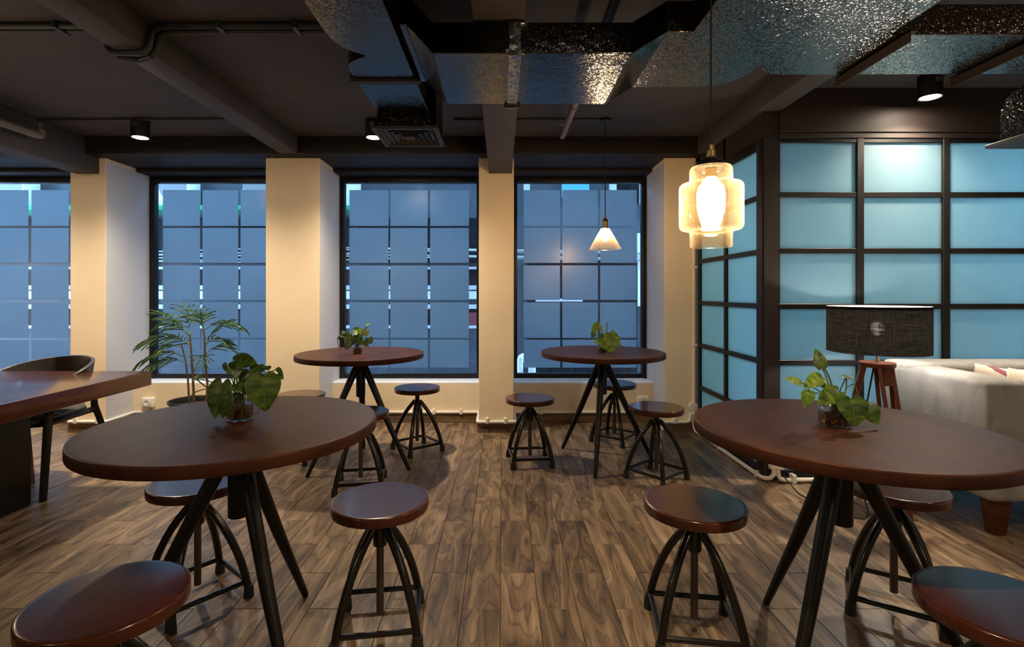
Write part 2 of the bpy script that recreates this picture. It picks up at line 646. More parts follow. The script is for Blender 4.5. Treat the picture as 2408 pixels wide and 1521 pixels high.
# ------------------------------------------------------------------ the room: floor
FX0, FX1, FY0, FY1 = -5.2, 4.4, -3.0, 4.6
fl = MB().box(FX0, FX1, FY0, 4.885, -.06, -.0085).build('floor', M['subfloor'])
tag(fl, 'floor of short wood-look tiles laid in staggered rows', 'floor', kind='structure')
TW, TL, GAP = .1395, .4865, .0016
tile_me = MB().box(-TW / 2 + GAP / 2, TW / 2 - GAP / 2, -TL / 2 + GAP / 2, TL / 2 - GAP / 2, -.0085, 0).mesh('tile', M['floor'], .0012, 1)
cells = []
i0 = int(math.floor((FX0 + .005) / TW)) - 1
for i in range(i0, i0 + 74):
    x0 = -.005 + i * TW
    off = 2.617 if i % 2 == 0 else 2.374
    for j in range(-13, 6):
        y0 = off + j * TL
        xc, yc = x0 + TW / 2, y0 + TL / 2
        if not (FX0 + TW / 2 < xc < FX1 - TW / 2):
            continue
        cells.append((xc, yc))
inview = [c for c in cells if 1.35 < c[1] < 4.85 and -1.12 * c[1] < c[0] < 1.1 * c[1] and c[1] + abs(c[0]) > 1.5
          and not (c[0] > 1.75 and c[1] > 3.35)]
inview.sort(key=lambda c: c[0] ** 2 + c[1] ** 2)
single = set(inview[:300])
rest = MB()
for c in cells:
    if c in single:
        continue
    y1 = min(c[1] + TL / 2, 4.88)
    y0 = max(c[1] - TL / 2, FY0)
    if y1 - y0 < .03:
        continue
    rest.box(c[0] - TW / 2 + GAP / 2, c[0] + TW / 2 - GAP / 2, y0 + GAP / 2, y1 - GAP / 2, -.0085, 0)
for c in inview[:300]:
    put('tile', tile_me, fl, (c[0], c[1], 0))
ro = rest.build('tile_field', M['floor'], fl, smooth=False)
ro['kind'] = 'stuff'

# ------------------------------------------------------------------ ceiling and beams
CZ = 2.395
ce = MB().box(FX0, FX1, FY0, 4.885, CZ, CZ + .12).build('ceiling', M['dark_ceiling'])
tag(ce, 'dark brown painted ceiling slab with exposed beams', 'ceiling', kind='structure')
MB().box(FX0, FX1, 4.136, 4.70, 2.2586, CZ).build('beam', M['lintel'], ce, .006)
MB().box(-1.772, -1.627, FY0, 4.136, 2.2586, CZ).build('beam', M['dark_ceiling'], ce, .006)
MB().box(-.105, .083, FY0, 4.30, 2.132, CZ).build('beam', M['dark_ceiling'], ce, .006)
MB().box(-3.508, -3.319, FY0, 4.30, 2.128, CZ).build('beam', M['dark_ceiling'], ce, .006)
MB().box(1.558, 1.703, FY0, 4.136, 2.2586, CZ).build('beam', M['dark_ceiling'], ce, .006)

# ------------------------------------------------------------------ back wall: columns, recessed bays, lintels
CD, RD, WD, ED = 4.277, 4.60, 4.80, 4.885
SILL, LINT = .355, 2.223
cols = [(-3.558, -3.264), (-1.946, -1.504), (-.189, .098), (1.343, 1.60)]
bays = [(-4.90, -3.558), (-3.264, -1.946), (-1.504, -.189), (.098, 1.343)]
wall = MB()
for a, b in cols:
    wall.box(a, b, CD, ED, 0, 2.262)
wall.box(FX0, -4.90, CD, ED, 0, 2.262)
wall.box(1.66, 3.0, 4.32, ED, 0, 2.262)  # unseen wall piece added to dim the side panes of the partition
wb_ = wall.build('wall_back', M['cream'], None, .004, 1)
tag(wb_, 'cream window wall of columns with recessed window bays', 'wall', kind='structure')
for n, (a, b) in enumerate(bays):
    MB().box(a, b, RD, ED, 0, SILL - .012).build('apron', M['cream'], wb_)
    MB().box(a, b, 4.62, ED, LINT, 2.262).build('lintel', M['lintel'], wb_, .012)
    # white reveals: column sides facing the bay, cooled and dimmed in their colour
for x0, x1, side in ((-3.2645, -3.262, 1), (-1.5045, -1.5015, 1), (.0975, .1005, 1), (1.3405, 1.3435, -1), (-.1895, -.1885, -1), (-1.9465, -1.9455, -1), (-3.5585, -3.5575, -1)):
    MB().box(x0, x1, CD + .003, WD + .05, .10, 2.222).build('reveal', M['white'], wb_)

# film squares: x ranges per window in metres, rows shared
rows = [(1.773, 2.108), (1.428, 1.754), (1.082, 1.404), (.728, 1.059), (.450, .709)]
film_x = [
    [(-4.93, -4.76), (-4.735, -4.42), (-4.392, -4.043)],
    [(-3.164, -2.818), (-2.795, -2.461), (-2.441, -2.10)],
    [(-1.423, -1.057), (-1.041, -.692), (-.668, -.306)],
    [(.203, .545), (.565, .898), (.918, 1.260)],
]
wlab = ['tall window with frosted squares behind the dark slab table', 'tall window with frosted squares behind the palm',
        'tall window with frosted squares between the two middle columns', 'tall window with frosted squares behind the small pendant']
for n, (a, b) in enumerate(bays):
    w = thing('window_%d' % (n + 1), wlab[n], 'window', ((a + b) / 2, WD, SILL), kind='structure')
    cx = (a + b) / 2
    h = LINT - SILL
    hw = (b - a) / 2
    MB().box(-hw, -hw + .045, 0, .07, 0, h).build('frame', M['black_frame'], w, .004)
    MB().box(hw - .045, hw, 0, .07, 0, h).build('frame', M['black_frame'], w, .004)
    MB().box(-hw + .045, hw - .045, 0, .07, h - .055, h).build('frame', M['black_frame'], w, .004)
    MB().box(-hw + .045, hw - .045, 0, .07, 0, .045).build('frame', M['black_frame'], w, .004)
    MB().box(-hw + .045, hw - .045, .048, .054, .045, h - .055).build('glass', M['window_glass'], w)
    MB().box(-hw, hw, -.20, .0, -.014, 0).build('sill', M['sill'], w, .003)
    for z0, z1 in rows:
        for x0, x1 in film_x[n]:
            jx = random.uniform(-.002, .002)
            MB().box(x0 - cx + jx, x1 - cx + jx, .0445, .0465, z0 - SILL, z1 - SILL).build('frosted_square', M['film'], w)

# skirting
bb = thing('baseboard_back', 'walnut look skirting along the window wall and columns', 'baseboard', kind='structure')
for a, b in bays:
    MB().box(a, b, RD - .012, RD, 0, .080).build('skirting_board', M['skirting'], bb, .002, 1)
for a, b in cols:
    MB().box(a - .012, b + .012 if b < 1.5 else b, CD - .012, CD, 0, .082).build('skirting_board', M['skirting'], bb, .002, 1)
    MB().box(b, b + .012, CD, RD, 0, .082).build('skirting_board', M['skirting'], bb, .002, 1)

# other sides of the room
tag(MB().box(FX0 - .12, FX0, FY0, ED, 0, CZ).build('wall_left', M['cream']), 'cream wall closing the room beyond the slab table', 'wall', kind='structure')
tag(MB().box(FX1, FX1 + .12, FY0, ED, 0, CZ).build('wall_right', M['cream']), 'cream wall closing the room beyond the sofa', 'wall', kind='structure')
tag(MB().box(FX0 - .12, FX1 + .12, FY0 - .12, FY0, 0, CZ).build('wall_front', M['cream']), 'cream wall opposite the windows, facing the tables', 'wall', kind='structure')

# ------------------------------------------------------------------ glass partition
PX, PD = 1.63, 3.174
pt = thing('wall_partition', 'black gridded partition with frosted blue green panes', 'partition', (PX, PD, 0), kind='structure')
zr = [.037, .378, .722, 1.066, 1.405, 1.748, 2.080]
bw = .016
yp = [3.265, 3.745, 4.235]
for i, y in enumerate(yp[1:]):
    MB().box(-.022, .022, y - PD - .018, y - PD + .018, 0, 2.26).build('post', M['black_frame'], pt, .002, 1)
for i, z in enumerate(zr):
    hh = .035 if i in (0, 6) else bw
    MB().box(-.02, .02, .06, 4.25 - PD, z - hh, z + hh).build('rail', M['black_frame'], pt, .002, 1)
for i in range(6):
    for j in range(2):
        MB().box(-.004, .004, yp[j] - PD + .012, yp[j + 1] - PD - .012, zr[i] + .01, zr[i + 1] - .01).build('pane', M['pane'], pt)
MB().box(-.022, .022, .06, 4.25 - PD, 2.11, 2.26).build('header', M['dark_gloss'], pt)
MB().box(-.03, .072, -.005, .09, 0, 2.262).build('corner_post', M['dark_gloss'], pt, .003, 1)
MB().box(-.036, -.028, .0, .04, 0, 2.10).build('corner_post', M['black_frame'], pt, .002, 1)
xf = [1.694, 2.190, 2.716, 3.242, 3.768, 4.294]
for x in xf[1:]:
    MB().box(x - PX - .021, x - PX + .021, -.01, .03, 0, 2.10).build('post', M['black_frame'], pt, .002, 1)
for i, z in enumerate(zr):
    hh = .03 if i == 0 else (.014 if i == 6 else bw)
    MB().box(.06, FX1 - PX, -.006, .026, z - hh, z + hh).build('rail', M['black_frame'], pt, .002, 1)
for i in range(6):
    for j in range(5):
        MB().box(xf[j] - PX + (.0 if j else 0) + .012, xf[j + 1] - PX - .012, .008, .016, zr[i] + .01, zr[i + 1] - .01).build('pane', M['pane'], pt)
MB().box(.06, FX1 - PX, -.022, .06, 2.126, CZ).build('header', M['dark_gloss'], pt, .003, 1)
MB().box(.06, FX1 - PX, -.014, .06, 2.092, 2.124).build('header', M['dark_gloss'], pt, .003, 1)

# ------------------------------------------------------------------ outside: alley and the building across it
tag(MB().box(-9, 9, CD + .1, ED, 2.52, 9.0).build('wall_upper', M['facade']), 'unseen outer wall of the storeys above the cafe windows', 'wall', kind='structure')  # added to block sky that would reflect in the shop panes
tag(MB().box(-9, 9, 4.89, 9.2, -.35, -.25).build('ground', M['alley']), 'grey paved alley outside the windows', 'ground', kind='structure')
fa = MB().box(-2.6, 9, 9.0, 9.3, -.3, 6.2).box(-9, -2.6, 9.0, 9.3, -.3, 3.7).build('wall_facade', M['facade'])
tag(fa, 'grey blue building wall across the alley', 'building', kind='structure')


def zf(z):
    return z
FD = 8.9
sc = FD / 1220


def wz(y):
    return 1.15 - (y - 688) * sc


def wx(x):
    return (x - 1180) * sc


for (x0, x1) in ((-420, 165), (230, 640), (700, 1140)):
    for (y0, y1) in ((627, 633), (671, 681), (716, 726), (765, 772)):
        MB().box(wx(x0), wx(x1), FD, 9.02, wz(y1), wz(y0)).build('band', M['facade_light'], fa)
    MB().box(wx(x0), wx(x1), FD + .04, 9.02, wz(668), wz(630)).build('shop_pane', M['facade_dark'], fa)
    MB().box(wx(x0), wx(x1), FD + .04, 9.02, wz(764), wz(728)).build('shop_pane', M['facade_dark'], fa)
    MB().box(wx(x0), wx(x1), FD + .04, 9.02, wz(618), wz(512)).build('shop_pane', M['facade_dark'], fa)
    MB().box(wx(x0), wx(x1), FD + .02, 9.02, wz(703), wz(684)).build('pale_panel', M['ac_white'], fa)
MB().box(wx(700), wx(760), FD, 9.02, wz(760), wz(728)).build('pale_panel', M['facade_light'], fa)
MB().box(wx(1040), wx(1130), FD, 9.02, wz(764), wz(735)).build('red_sign', M['crimson'], fa)
MB().box(wx(1232), wx(1246), FD, 9.02, wz(480), wz(420)).build('band', M['facade_light'], fa)
MB().box(wx(1322), wx(1386), FD + .02, 9.02, wz(462), wz(400)).build('teal_panel', M['teal'], fa)
MB().box(wx(1435), wx(1450), FD, 9.02, wz(478), wz(400)).build('band', M['facade_light'], fa)
MB().box(wx(1452), wx(1500), FD + .03, 9.02, wz(478), wz(400)).build('shop_pane', M['facade_dark'], fa)
MB().box(wx(1505), wx(1516), FD, 9.02, wz(478), wz(400)).build('band', M['facade_light'], fa)
MB().box(wx(1240), wx(1500), FD + .03, 9.02, wz(880), wz(612)).build('shop_pane', M['facade_dark'], fa)
MB().box(wx(1260), wx(1370), FD, 9.02, wz(709), wz(702)).build('band', M['facade_light'], fa)
MB().box(wx(1500), wx(1520), FD, 9.02, wz(720), wz(548)).build('band', M['ac_white'], fa)
# green shade cloth ledge
tag(MB().box(wx(-420), wx(850), 8.35, 8.995, wz(505), wz(495)).build('awning', M['green_shade'], None, .01), 'green shade cloth ledge along the building across the alley', 'awning')
# air conditioners on the ledge
acl = ['white air conditioner beyond the window of the slab table', 'white air conditioner above the palm', 'white air conditioner beside the column behind the palm',
       'white air conditioner at the edge of the middle window']
for k, (x0, x1) in enumerate(((10, 75), (388, 458), (582, 652), (742, 842))):
    a = thing('air_conditioner', acl[k], 'air conditioner', (wx((x0 + x1) / 2) * 8.7 / FD, 8.7, wz(495) - .0), group='air conditioners outside')
    hw = (x1 - x0) / 2 * sc
    MB().box(-hw, hw, -.16, .16, 0, .62).build('case', M['ac_white'], a, .01)
    ring = MB().lathe([(.23, -.012), (.23, .0), (.0, .0)], 28)
    g = ring.build('fan_grille', M['ac_dark'], a, smooth=False)
    g.location = (-.02, -.165, .34)
    g.rotation_euler = (PI / 2, 0, 0)
# cable bundles
for k, (ya, yb, lab) in enumerate(((592, 584, 'upper bundle of pale cables strung across the alley'), (607, 600, 'lower bundle of pale cables strung across the alley'))):
    c = thing('cable_bundle', lab, 'cables', (0, 8.84, wz(ya)), group='cables across the alley')
    for q in range(3):
        pts = [(-7 + 14 * t / 24, .015 * q, (q - 1) * .022 - .08 * math.sin(t / 24 * PI * 3 + q) * .6) for t in range(25)]
        MB().tube(pts, .012, 6).build('cable', M['cable_mat'], c)
    for bx in (-5, -1.2, 2.6):
        MB().box(bx - .03, bx + .03, -.01, .058, -.05, .03).build('bracket', M['ac_dark'], c)
# white pipes standing just outside
vp = thing('vent_pipe', 'white bent pipe standing outside near the window of the small pendant', 'pipe', (.196, 5.6, -.25), group='pipes outside')
MB().tube([(0, 0, 0), (0, 0, .66), (.012, 0, .70), (.03, -.02, .715), (.05, -.05, .70), (.055, -.06, .66)], .034, 12).build('pipe', M['ac_white'], vp)
vp = thing('vent_pipe', 'short white capped pipe standing outside near the window of the small pendant', 'pipe', (.325, 5.6, -.25), group='pipes outside')
MB().tube([(0, 0, 0), (0, 0, .58)], .035, 12).build('pipe', M['ac_white'], vp)
MB().tube([(0, 0, .53), (0, 0, .60)], .041, 12).build('collar', M['ac_white'], vp)


# ------------------------------------------------------------------ round tables
def make_table(label, loc, rz):
    t = thing('round_table', label, 'table', loc, rz, 'round pedestal tables')
    R, Z, T = .418, .747, .034
    p = [(0, Z - T), (R - .012, Z - T), (R - .004, Z - T), (R - .001, Z - T + .001), (R, Z - T + .004), (R, Z - T / 2), (R, Z - .0045), (R - .0012, Z - .0013), (R - .0045, Z), (R - .012, Z), (0, Z)]
    MB().lathe(p, 96).build('tabletop', M['table'], t, angle=50)
    MB().box(-.14, .14, -.035, .035, Z - T - .012, Z - T).build('mounting_plate', M['matte_black'], t, .003)
    MB().tube([(0, 0, .455), (0, 0, Z - T - .010)], .030, 20).build('column', M['matte_black'], t, .003)
    for k in range(3):
        a = 2 * PI * k / 3
        d = Vector((math.cos(a), math.sin(a), 0))
        MB().tube([d * .010 + Vector((0, 0, .690)), d * .05 + Vector((0, 0, .617)), d * .20 + Vector((0, 0, .311)), d * .357 + Vector((0, 0, .012)), d * .363 + Vector((0, 0, 0))],
                  [.021, .0235, .0195, .0125, .010], 16).build('leg', M['matte_black'], t)
    return t


def dg(a):
    return math.radians(a)


make_table('round dark wood table with the plant in a handled jar, beside the slab table', (-.820, 1.615, 0), dg(78))
make_table('round dark wood table in front of the middle window, with trailing plant', (-.945, 3.475, 0), dg(102))
make_table('round dark wood table under the small cone pendant', (.690, 3.560, 0), dg(12))
make_table('round dark wood table in front of the grey sofa and lamp', (1.022, 1.560, 0), dg(97))


# ------------------------------------------------------------------ stools
def make_stool():
    t = thing('stool', 'x', 'stool', group='screw stools round the tables')
    R, Z, T = .165, .437, .032
    p = [(0, Z - T), (R - .012, Z - T), (R - .004, Z - T), (R - .001, Z - T + .001), (R, Z - T + .004), (R, Z - T / 2), (R, Z - .0045), (R - .0012, Z - .0013), (R - .0045, Z), (R - .012, Z), (0, Z)]
    MB().lathe(p, 64).build('seat', M['seat'], t, angle=50)
    MB().lathe([(0, .392), (.06, .392), (.06, .405), (0, .405)], 24).build('seat_plate', M['matte_black'], t)
    MB().tube([(0, 0, .045), (0, 0, .28)], .0125, 14).build('screw_rod', M['screw'], t)
    MB().tube([(0, 0, .28), (0, 0, .395)], .0165, 14).build('spindle', M['black_metal'], t)
    MB().lathe([(.0168, .285), (.023, .285), (.024, .29), (.024, .355), (.021, .365), (.0168, .365)], 20, close=True).build('hub', M['black_metal'], t)
    pts = []
    for i in range(15):
        u = i / 14
        pts.append((.0245 + .172 * math.sin(u * PI / 2 * .98) ** .95, 0, .035 + .320 * math.cos(u * PI / 2) ** 1.05))
    # arc profile: leaves the hub sloping, ends almost upright
    pts = [(.018, 0, .362), (.040, 0, .338), (.066, 0, .306), (.092, 0, .268), (.116, 0, .226), (.138, 0, .180), (.157, 0, .132), (.172, 0, .082), (.182, 0, .035)]
    leg = MB().tube(pts, .0140, 12).mesh('leg', M['black_metal'])
    foot = MB().lathe([(0, 0), (.0185, 0), (.0185, .006), (.0155, .046), (0, .046)], 16).mesh('rubber_foot', M['rubber'])
    rails = MB().tube([(-.118, 0, 0), (.118, 0, 0)], .0095, 10).mesh('stretcher', M['black_metal'])
    for k in range(4):
        a = PI / 2 * k
        l = put('leg', leg, t, rot=(0, 0, a))
        put('rubber_foot', foot, l, (.185, 0, 0))
        a2 = a + PI / 4
        put('stretcher', rails, t, (.1265 * math.cos(a2), .1265 * math.sin(a2), .058), (0, 0, a2 + PI / 2))
    return t


proto = make_stool()
stools = [  # x, y, leg angle, seat raise, label
    (-.913, 1.204, 20, .009, 'round wooden stool in the corner before the handled jar table, seat seen close up'),
    (-1.143, 1.950, 5, .000, 'wooden stool tucked under the handled jar table, toward the slab table'),
    (-.418, 1.783, 53, -.004, 'dark purplish round stool standing between the handled jar table and the aisle'),
    (-.838, 3.080, 55, .000, 'stool between the handled jar table and the middle window table, partly hidden'),
    (-1.400, 3.610, 29, .000, 'stool behind the handled jar table against the wide column, only seat edge showing'),
    (-.617, 3.790, 84, .016, 'raised stool under the middle window sill beside the trailing plant table'),
    (.190, 3.520, 51, -.006, 'stool in the aisle before the narrow column, lamp glint on its seat'),
    (.875, 4.030, 6, .004, 'stool behind the small pendant table, against the window sill'),
    (.957, 3.210, -5, .000, 'stool in front of the small pendant table, toward the glass partition'),
    (.648, 1.747, 37, .000, 'reddish brown round stool standing in the aisle by the sofa side table'),
    (1.432, 1.895, 11, .003, 'stool tucked under the table by the grey sofa, seat catching lamp light'),
    (1.130, 1.165, 30, .006, 'round wooden stool cut off at the corner below the sofa side table'),
]
for i, (x, y, a, dz, lab) in enumerate(stools):
    o = proto if i == 0 else copy_tree(proto)
    o.location = (x, y, 0)
    o.rotation_euler = (0, 0, dg(a))
    o['label'] = lab
    for ch in o.children:
        if ch.name.startswith(('seat', 'screw_rod', 'spindle')):
            ch.location.z += dz if not ch.name.startswith('spindle') else max(dz, 0)

# ------------------------------------------------------------------ slab table and armchair
st = thing('slab_table', 'thick dark red wood table on board legs, in front of the first window', 'table', (-2.75, 2.4, 0))
TZ = .66
MB().box(-.90, .558, -1.70, .850, TZ - .088, TZ).build('tabletop', M['slab'], st, .006)
MB().box(.135, .194, -1.45, .417, 0, TZ - .088).build('leg_board', M['slab_leg'], st, .004)
MB().frustum_box(-.19, .70, 0, TZ - .088, .26, .055, .22, .055, -.03, 0).build('leg_board', M['slab'], st, .004)

ac = thing('armchair', 'dark shell armchair with curved back behind the slab table', 'chair', (-2.89, 3.15, 0))
sh = MB()
n = 44
for i in range(n + 1):
    da = -112 + 224 * i / n
    a = dg(72 + da)
    u = max(0, math.cos(dg(da)))
    top = .600 + .135 * u ** .45
    bot = .545 - .05 * u
    for r, z in ((.285, bot), (.315, top - .004), (.325, top), (.335, top - .005), (.308, bot - .004)):
        sh.v.append((r * math.cos(a), r * .97 * math.sin(a), z))
for i in range(n):
    for k in range(5):
        k2 = (k + 1) % 5
        sh.f.append((i * 5 + k, (i + 1) * 5 + k, (i + 1) * 5 + k2, i * 5 + k2))
sh.f += [tuple(range(5)), tuple(n * 5 + k for k in reversed(range(5)))]
sh.build('backrest', M['chair_shell'], ac, angle=60)
MB().prism([(-.25, -.24), (.25, -.24), (.28, -.1), (.26, .14), (.15, .26), (-.15, .26), (-.26, .14), (-.28, -.1)], .405, .43).build('seat', M['chair_pad'], ac, .008)
for sx in (-1, 1):
    MB().tube([(sx * .265, -.14, .60), (sx * .285, -.17, .43), (sx * .36, -.29, 0)], [.022, .030, .024], 4).build('leg', M['matte_black'], ac, .004)
    MB().tube([(sx * .275, .17, .56), (sx * .275, .18, .43), (sx * .32, .32, 0)], [.018, .026, .020], 4).build('leg', M['matte_black'], ac, .004)
    MB().tube([(sx * .29, -.17, .40), (sx * .275, .18, .405)], .020, 4).build('seat_rail', M['matte_black'], ac, .003)
MB().tube([(-.29, -.17, .398), (-.14, -.22, .392), (.14, -.22, .392), (.29, -.17, .398)], .016, 8).build('seat_rail', M['matte_black'], ac)

# ------------------------------------------------------------------ sofa, cushions, floor lamp
so = thing('sofa', 'grey velvet sofa beside the tripod lamp', 'sofa', (3.06, 2.74, 0))
MB().box(-.775, .84, -.32, .36, .185, .34).build('base', M['velvet'], so, .02, 3)
MB().box(-.80, -.60, -.345, .36, .175, .742).build('arm', M['velvet'], so, .035, 4)
MB().box(.80, 1.0, -.345, .36, .175, .742).build('arm', M['velvet'], so, .035, 4)
MB().box(-.795, .99, .13, .368, .180, .758).build('backrest', M['velvet'], so, .035, 4)
MB().box(-.595, .10, -.34, .13, .34, .45).build('seat_cushion', M['velvet'], so, .03, 3)
MB().box(.105, .795, -.34, .13, .34, .45).build('seat_cushion', M['velvet'], so, .03, 3)
for x, y in ((-.70, -.26), (.90, -.26), (-.70, .28), (.90, .28)):
    MB().frustum_box(x, y, 0, .185, .055, .055, .088, .088).build('leg', M['sofa_leg'], so, .004)


def pillow(name, label, w, h, t, loc, rot, mat, group):
    m = MB()
    N = 14
    for s in (1, -1):
        for i in range(N + 1):
            for j in range(N + 1):
                u, v = -1 + 2 * i / N, -1 + 2 * j / N
                e = max(0, (1 - u ** 4)) ** .5 * max(0, (1 - v ** 4)) ** .5
                pin = 1 - .07 * (1 - abs(u * v)) * (1 if max(abs(u), abs(v)) > .7 else 0)
                m.v.append((u * w / 2 * pin, s * t / 2 * e, v * h / 2 * pin))
    q = (N + 1) ** 2
    for i in range(N):
        for j in range(N):
            a = i * (N + 1) + j
            m.f.append((a, a + 1, a + N + 2, a + N + 1))
            m.f.append((q + a, q + a + N + 1, q + a + N + 2, q + a + 1))
    o = m.build(name, mat, None, angle=80)
    o.location = loc
    o.rotation_euler = rot
    return tag(o, label, 'cushion', group)


pillow('cushion', 'pale floral cushion leaning next to the sofa arm', .34, .30, .11, (2.690, 2.775, .604), (dg(-10), dg(7), dg(6)), M['floral'], 'cushions on the sofa')
pillow('cushion', 'pale floral cushion leaning second from the sofa arm', .34, .29, .11, (2.785, 2.655, .598), (dg(-16), dg(8), dg(-4)), M['floral'], 'cushions on the sofa')

lp = thing('floor_lamp', 'short wooden tripod lamp with black linen drum shade beside the sofa', 'lamp', (2.055, 2.84, 0))
MB().lathe([(.238, 1.075), (.238, .826)], 64).build('lamp_shade', M['linen'], lp)
MB().lathe([(.2365, 1.076), (.2365, 1.060)], 64).build('shade_lining', M['lining'], lp)
MB().tube([(0, 0, .77), (0, 0, .886)], .0085, 12).build('pole', M['steel'], lp)
MB().lathe([(0, .885), (.018, .885), (.018, .915), (0, .915)], 16).build('bulb_socket', M['steel'], lp)
MB().lathe([(r_, z_ - .042) for r_, z_ in ((.012, .955), (.016, .962), (.026, .972), (.034, .988), (.036, 1.0), (.034, 1.012), (.026, 1.028), (.014, 1.036), (0, 1.039))], 28).build('bulb', M['lamp_bulb'], lp)
MB().lathe([(0, .745), (.082, .745), (.085, .75), (.085, .766), (.082, .77), (0, .77)], 40).build('top_plate', M['lamp_wood'], lp)
for k in range(3):
    a = dg(-88 + 120 * k)
    d = Vector((math.cos(a), math.sin(a), 0))
    s_ = Vector((-math.sin(a), math.cos(a), 0))
    lg = MB()
    for sd in (-1, 1):
        lg.tube([d * .062 + s_ * .034 * sd + Vector((0, 0, .745)), d * .215 + s_ * .034 * sd + Vector((0, 0, .03))], .0135, 4)
    o = lg.build('leg', M['lamp_wood'], lp, .002, 1)
    MB().tube([d * .205 + s_ * .03 + Vector((0, 0, .06)), d * .205 - s_ * .03 + Vector((0, 0, .06))], .013, 4).build('leg_rung', M['lamp_wood'], o)
    MB().tube([d * .21 + Vector((0, 0, .07)), d * .223 + Vector((0, 0, 0))], .016, 4).build('leg_tip', M['lamp_wood'], o)
    hx = []
    for z_ in (.655, .742):
        for (u_, w_) in ((-.030, .058), (.030, .058), (.030, .078), (-.030, .078)):
            hx.append(d * (w_ + (.745 - z_) * .2) + s_ * u_ + Vector((0, 0, z_)))
    MB().hexa(hx).build('leg_block', M['lamp_wood'], o, .002, 1)
cpts = [(-.02, .0, .74), (-.05, .02, .5), (-.07, .0, .25), (-.10, -.05, .03), (-.16, -.16, .006), (-.22, -.21, .006), (-.28, -.19, .006), (-.34, -.10, .006), (-.385, .08, .02), (-.40, .20, .07)]
MB().tube(cpts, .0042, 8).build('cord', M['rubber'], lp)


# ------------------------------------------------------------------ pendants and downlights
def light(name, kind, loc, energy, col, parent=None, radius=.03, spot=None, blend=.5):
    d = bpy.data.lights.new(name, kind)
    d.energy = energy
    d.color = col
    d.shadow_soft_size = radius
    if kind == 'SPOT':
        d.spot_size = spot
        d.spot_blend = blend
    o = bpy.data.objects.new(name, d)
    COL.objects.link(o)
    o.location = loc
    if parent is not None:
        o.parent = parent
    return o


pd = thing('pendant_lamp', 'large tiered amber glass pendant lamp hanging by the corner of the partition', 'pendant lamp', (.653, 1.62, CZ))
MB().lathe([(0, -.028), (.04, -.026), (.048, -.018), (.048, 0), (0, 0)], 28).build('canopy', M['matte_black'], pd)
MB().tube([(0, 0, -.02), (0, 0, -.80)], .0032, 8).build('cord', M['rubber'], pd)
MB().lathe([(0, -.785), (.008, -.785), (.009, -.800), (.0125, -.802), (.0125, -.822), (.010, -.826), (0, -.826)], 16).build('cord_grip', M['brass'], pd)
MB().lathe([(0, -.822), (.012, -.822), (.030, -.830), (.044, -.842), (.050, -.852), (.050, -.858), (0, -.858)], 28).build('cap', M['matte_black'], pd)
gp = [(.048, -.850), (.058, -.853), (.0625, -.860), (.0635, -.870), (.0635, -.897), (.066, -.902), (.088, -.906), (.0935, -.912), (.095, -.922), (.095, -1.028), (.0935, -1.040), (.088, -1.048), (.070, -1.052), (.0635, -1.056), (.0625, -1.064), (.0625, -1.100), (.0618, -1.102)]
gi = [(r - .0026, z - .0012) for r, z in reversed(gp)]
MB().lathe(gp + gi, 64, close=True).build('glass_shade', M['amber_glass'], pd, angle=60)
MB().lathe([(0, -.858), (.018, -.858), (.018, -.885), (0, -.885)], 16).build('bulb_socket', M['brass'], pd)
MB().lathe([(0, -.884), (.014, -.887), (.024, -.896), (.038, -.916), (.043, -.938), (.042, -.958), (.034, -.990), (.022, -1.020), (.012, -1.040), (0, -1.046)], 24).build('bulb', M['bulb'], pd)

ps = thing('pendant_lamp', 'small clear glass cone pendant hanging over the round table by the window', 'pendant lamp', (.742, 3.723, CZ))
MB().lathe([(0, -.022), (.040, -.020), (.046, -.014), (.046, 0), (0, 0)], 28).build('canopy', M['matte_black'], ps)
MB().tube([(0, 0, -.02), (0, 0, -.70)], .0032, 8).build('cord', M['rubber'], ps)
MB().lathe([(0, -.690), (.007, -.692), (.008, -.712), (.016, -.718), (.021, -.728), (.021, -.738), (.018, -.742), (.018, -.772), (.026, -.776), (.026, -.786), (0, -.786)], 24).build('lamp_holder', M['brass'], ps)
MB().lathe([(.028, -.782), (.034, -.790), (.110, -.925), (.1122, -.930), (.110, -.934), (.1085, -.929), (.0318, -.792), (.026, -.785)], 56, close=True).build('glass_shade', M['cone_glass'], ps, angle=60)
MB().lathe([(0, -.786), (.012, -.790), (.024, -.825), (.028, -.845), (.022, -.868), (0, -.880)], 20).build('bulb', M['bulb_small'], ps)


def make_downlight(label, x, y, energy, group='ceiling downlights', size=dg(138), col=WARM):
    t = thing('downlight', label, 'downlight', (x, y, CZ), group=group)
    MB().lathe([(.050, -.125), (.058, -.128), (.060, -.122), (.060, -.004), (.056, 0), (0, 0), (0, -.006), (.050, -.010)], 32, close=True).build('housing', M['matte_black'], t)
    MB().lathe([(0, -.134), (.02, -.1325), (.035, -.129), (.046, -.123), (.049, -.118)], 24).build('lens', M['lens'], t, smooth=False)
    for k in range(3):
        MB().box(-.0025 + (k - 1) * .012, .0025 + (k - 1) * .012, -.0612, -.056, -.055, -.028).build('vent_slot', M['steel'], t)
    light('downlight_lamp', 'SPOT', (0, 0, -.14), energy, col, t, .035, size, 1.0)
    return t


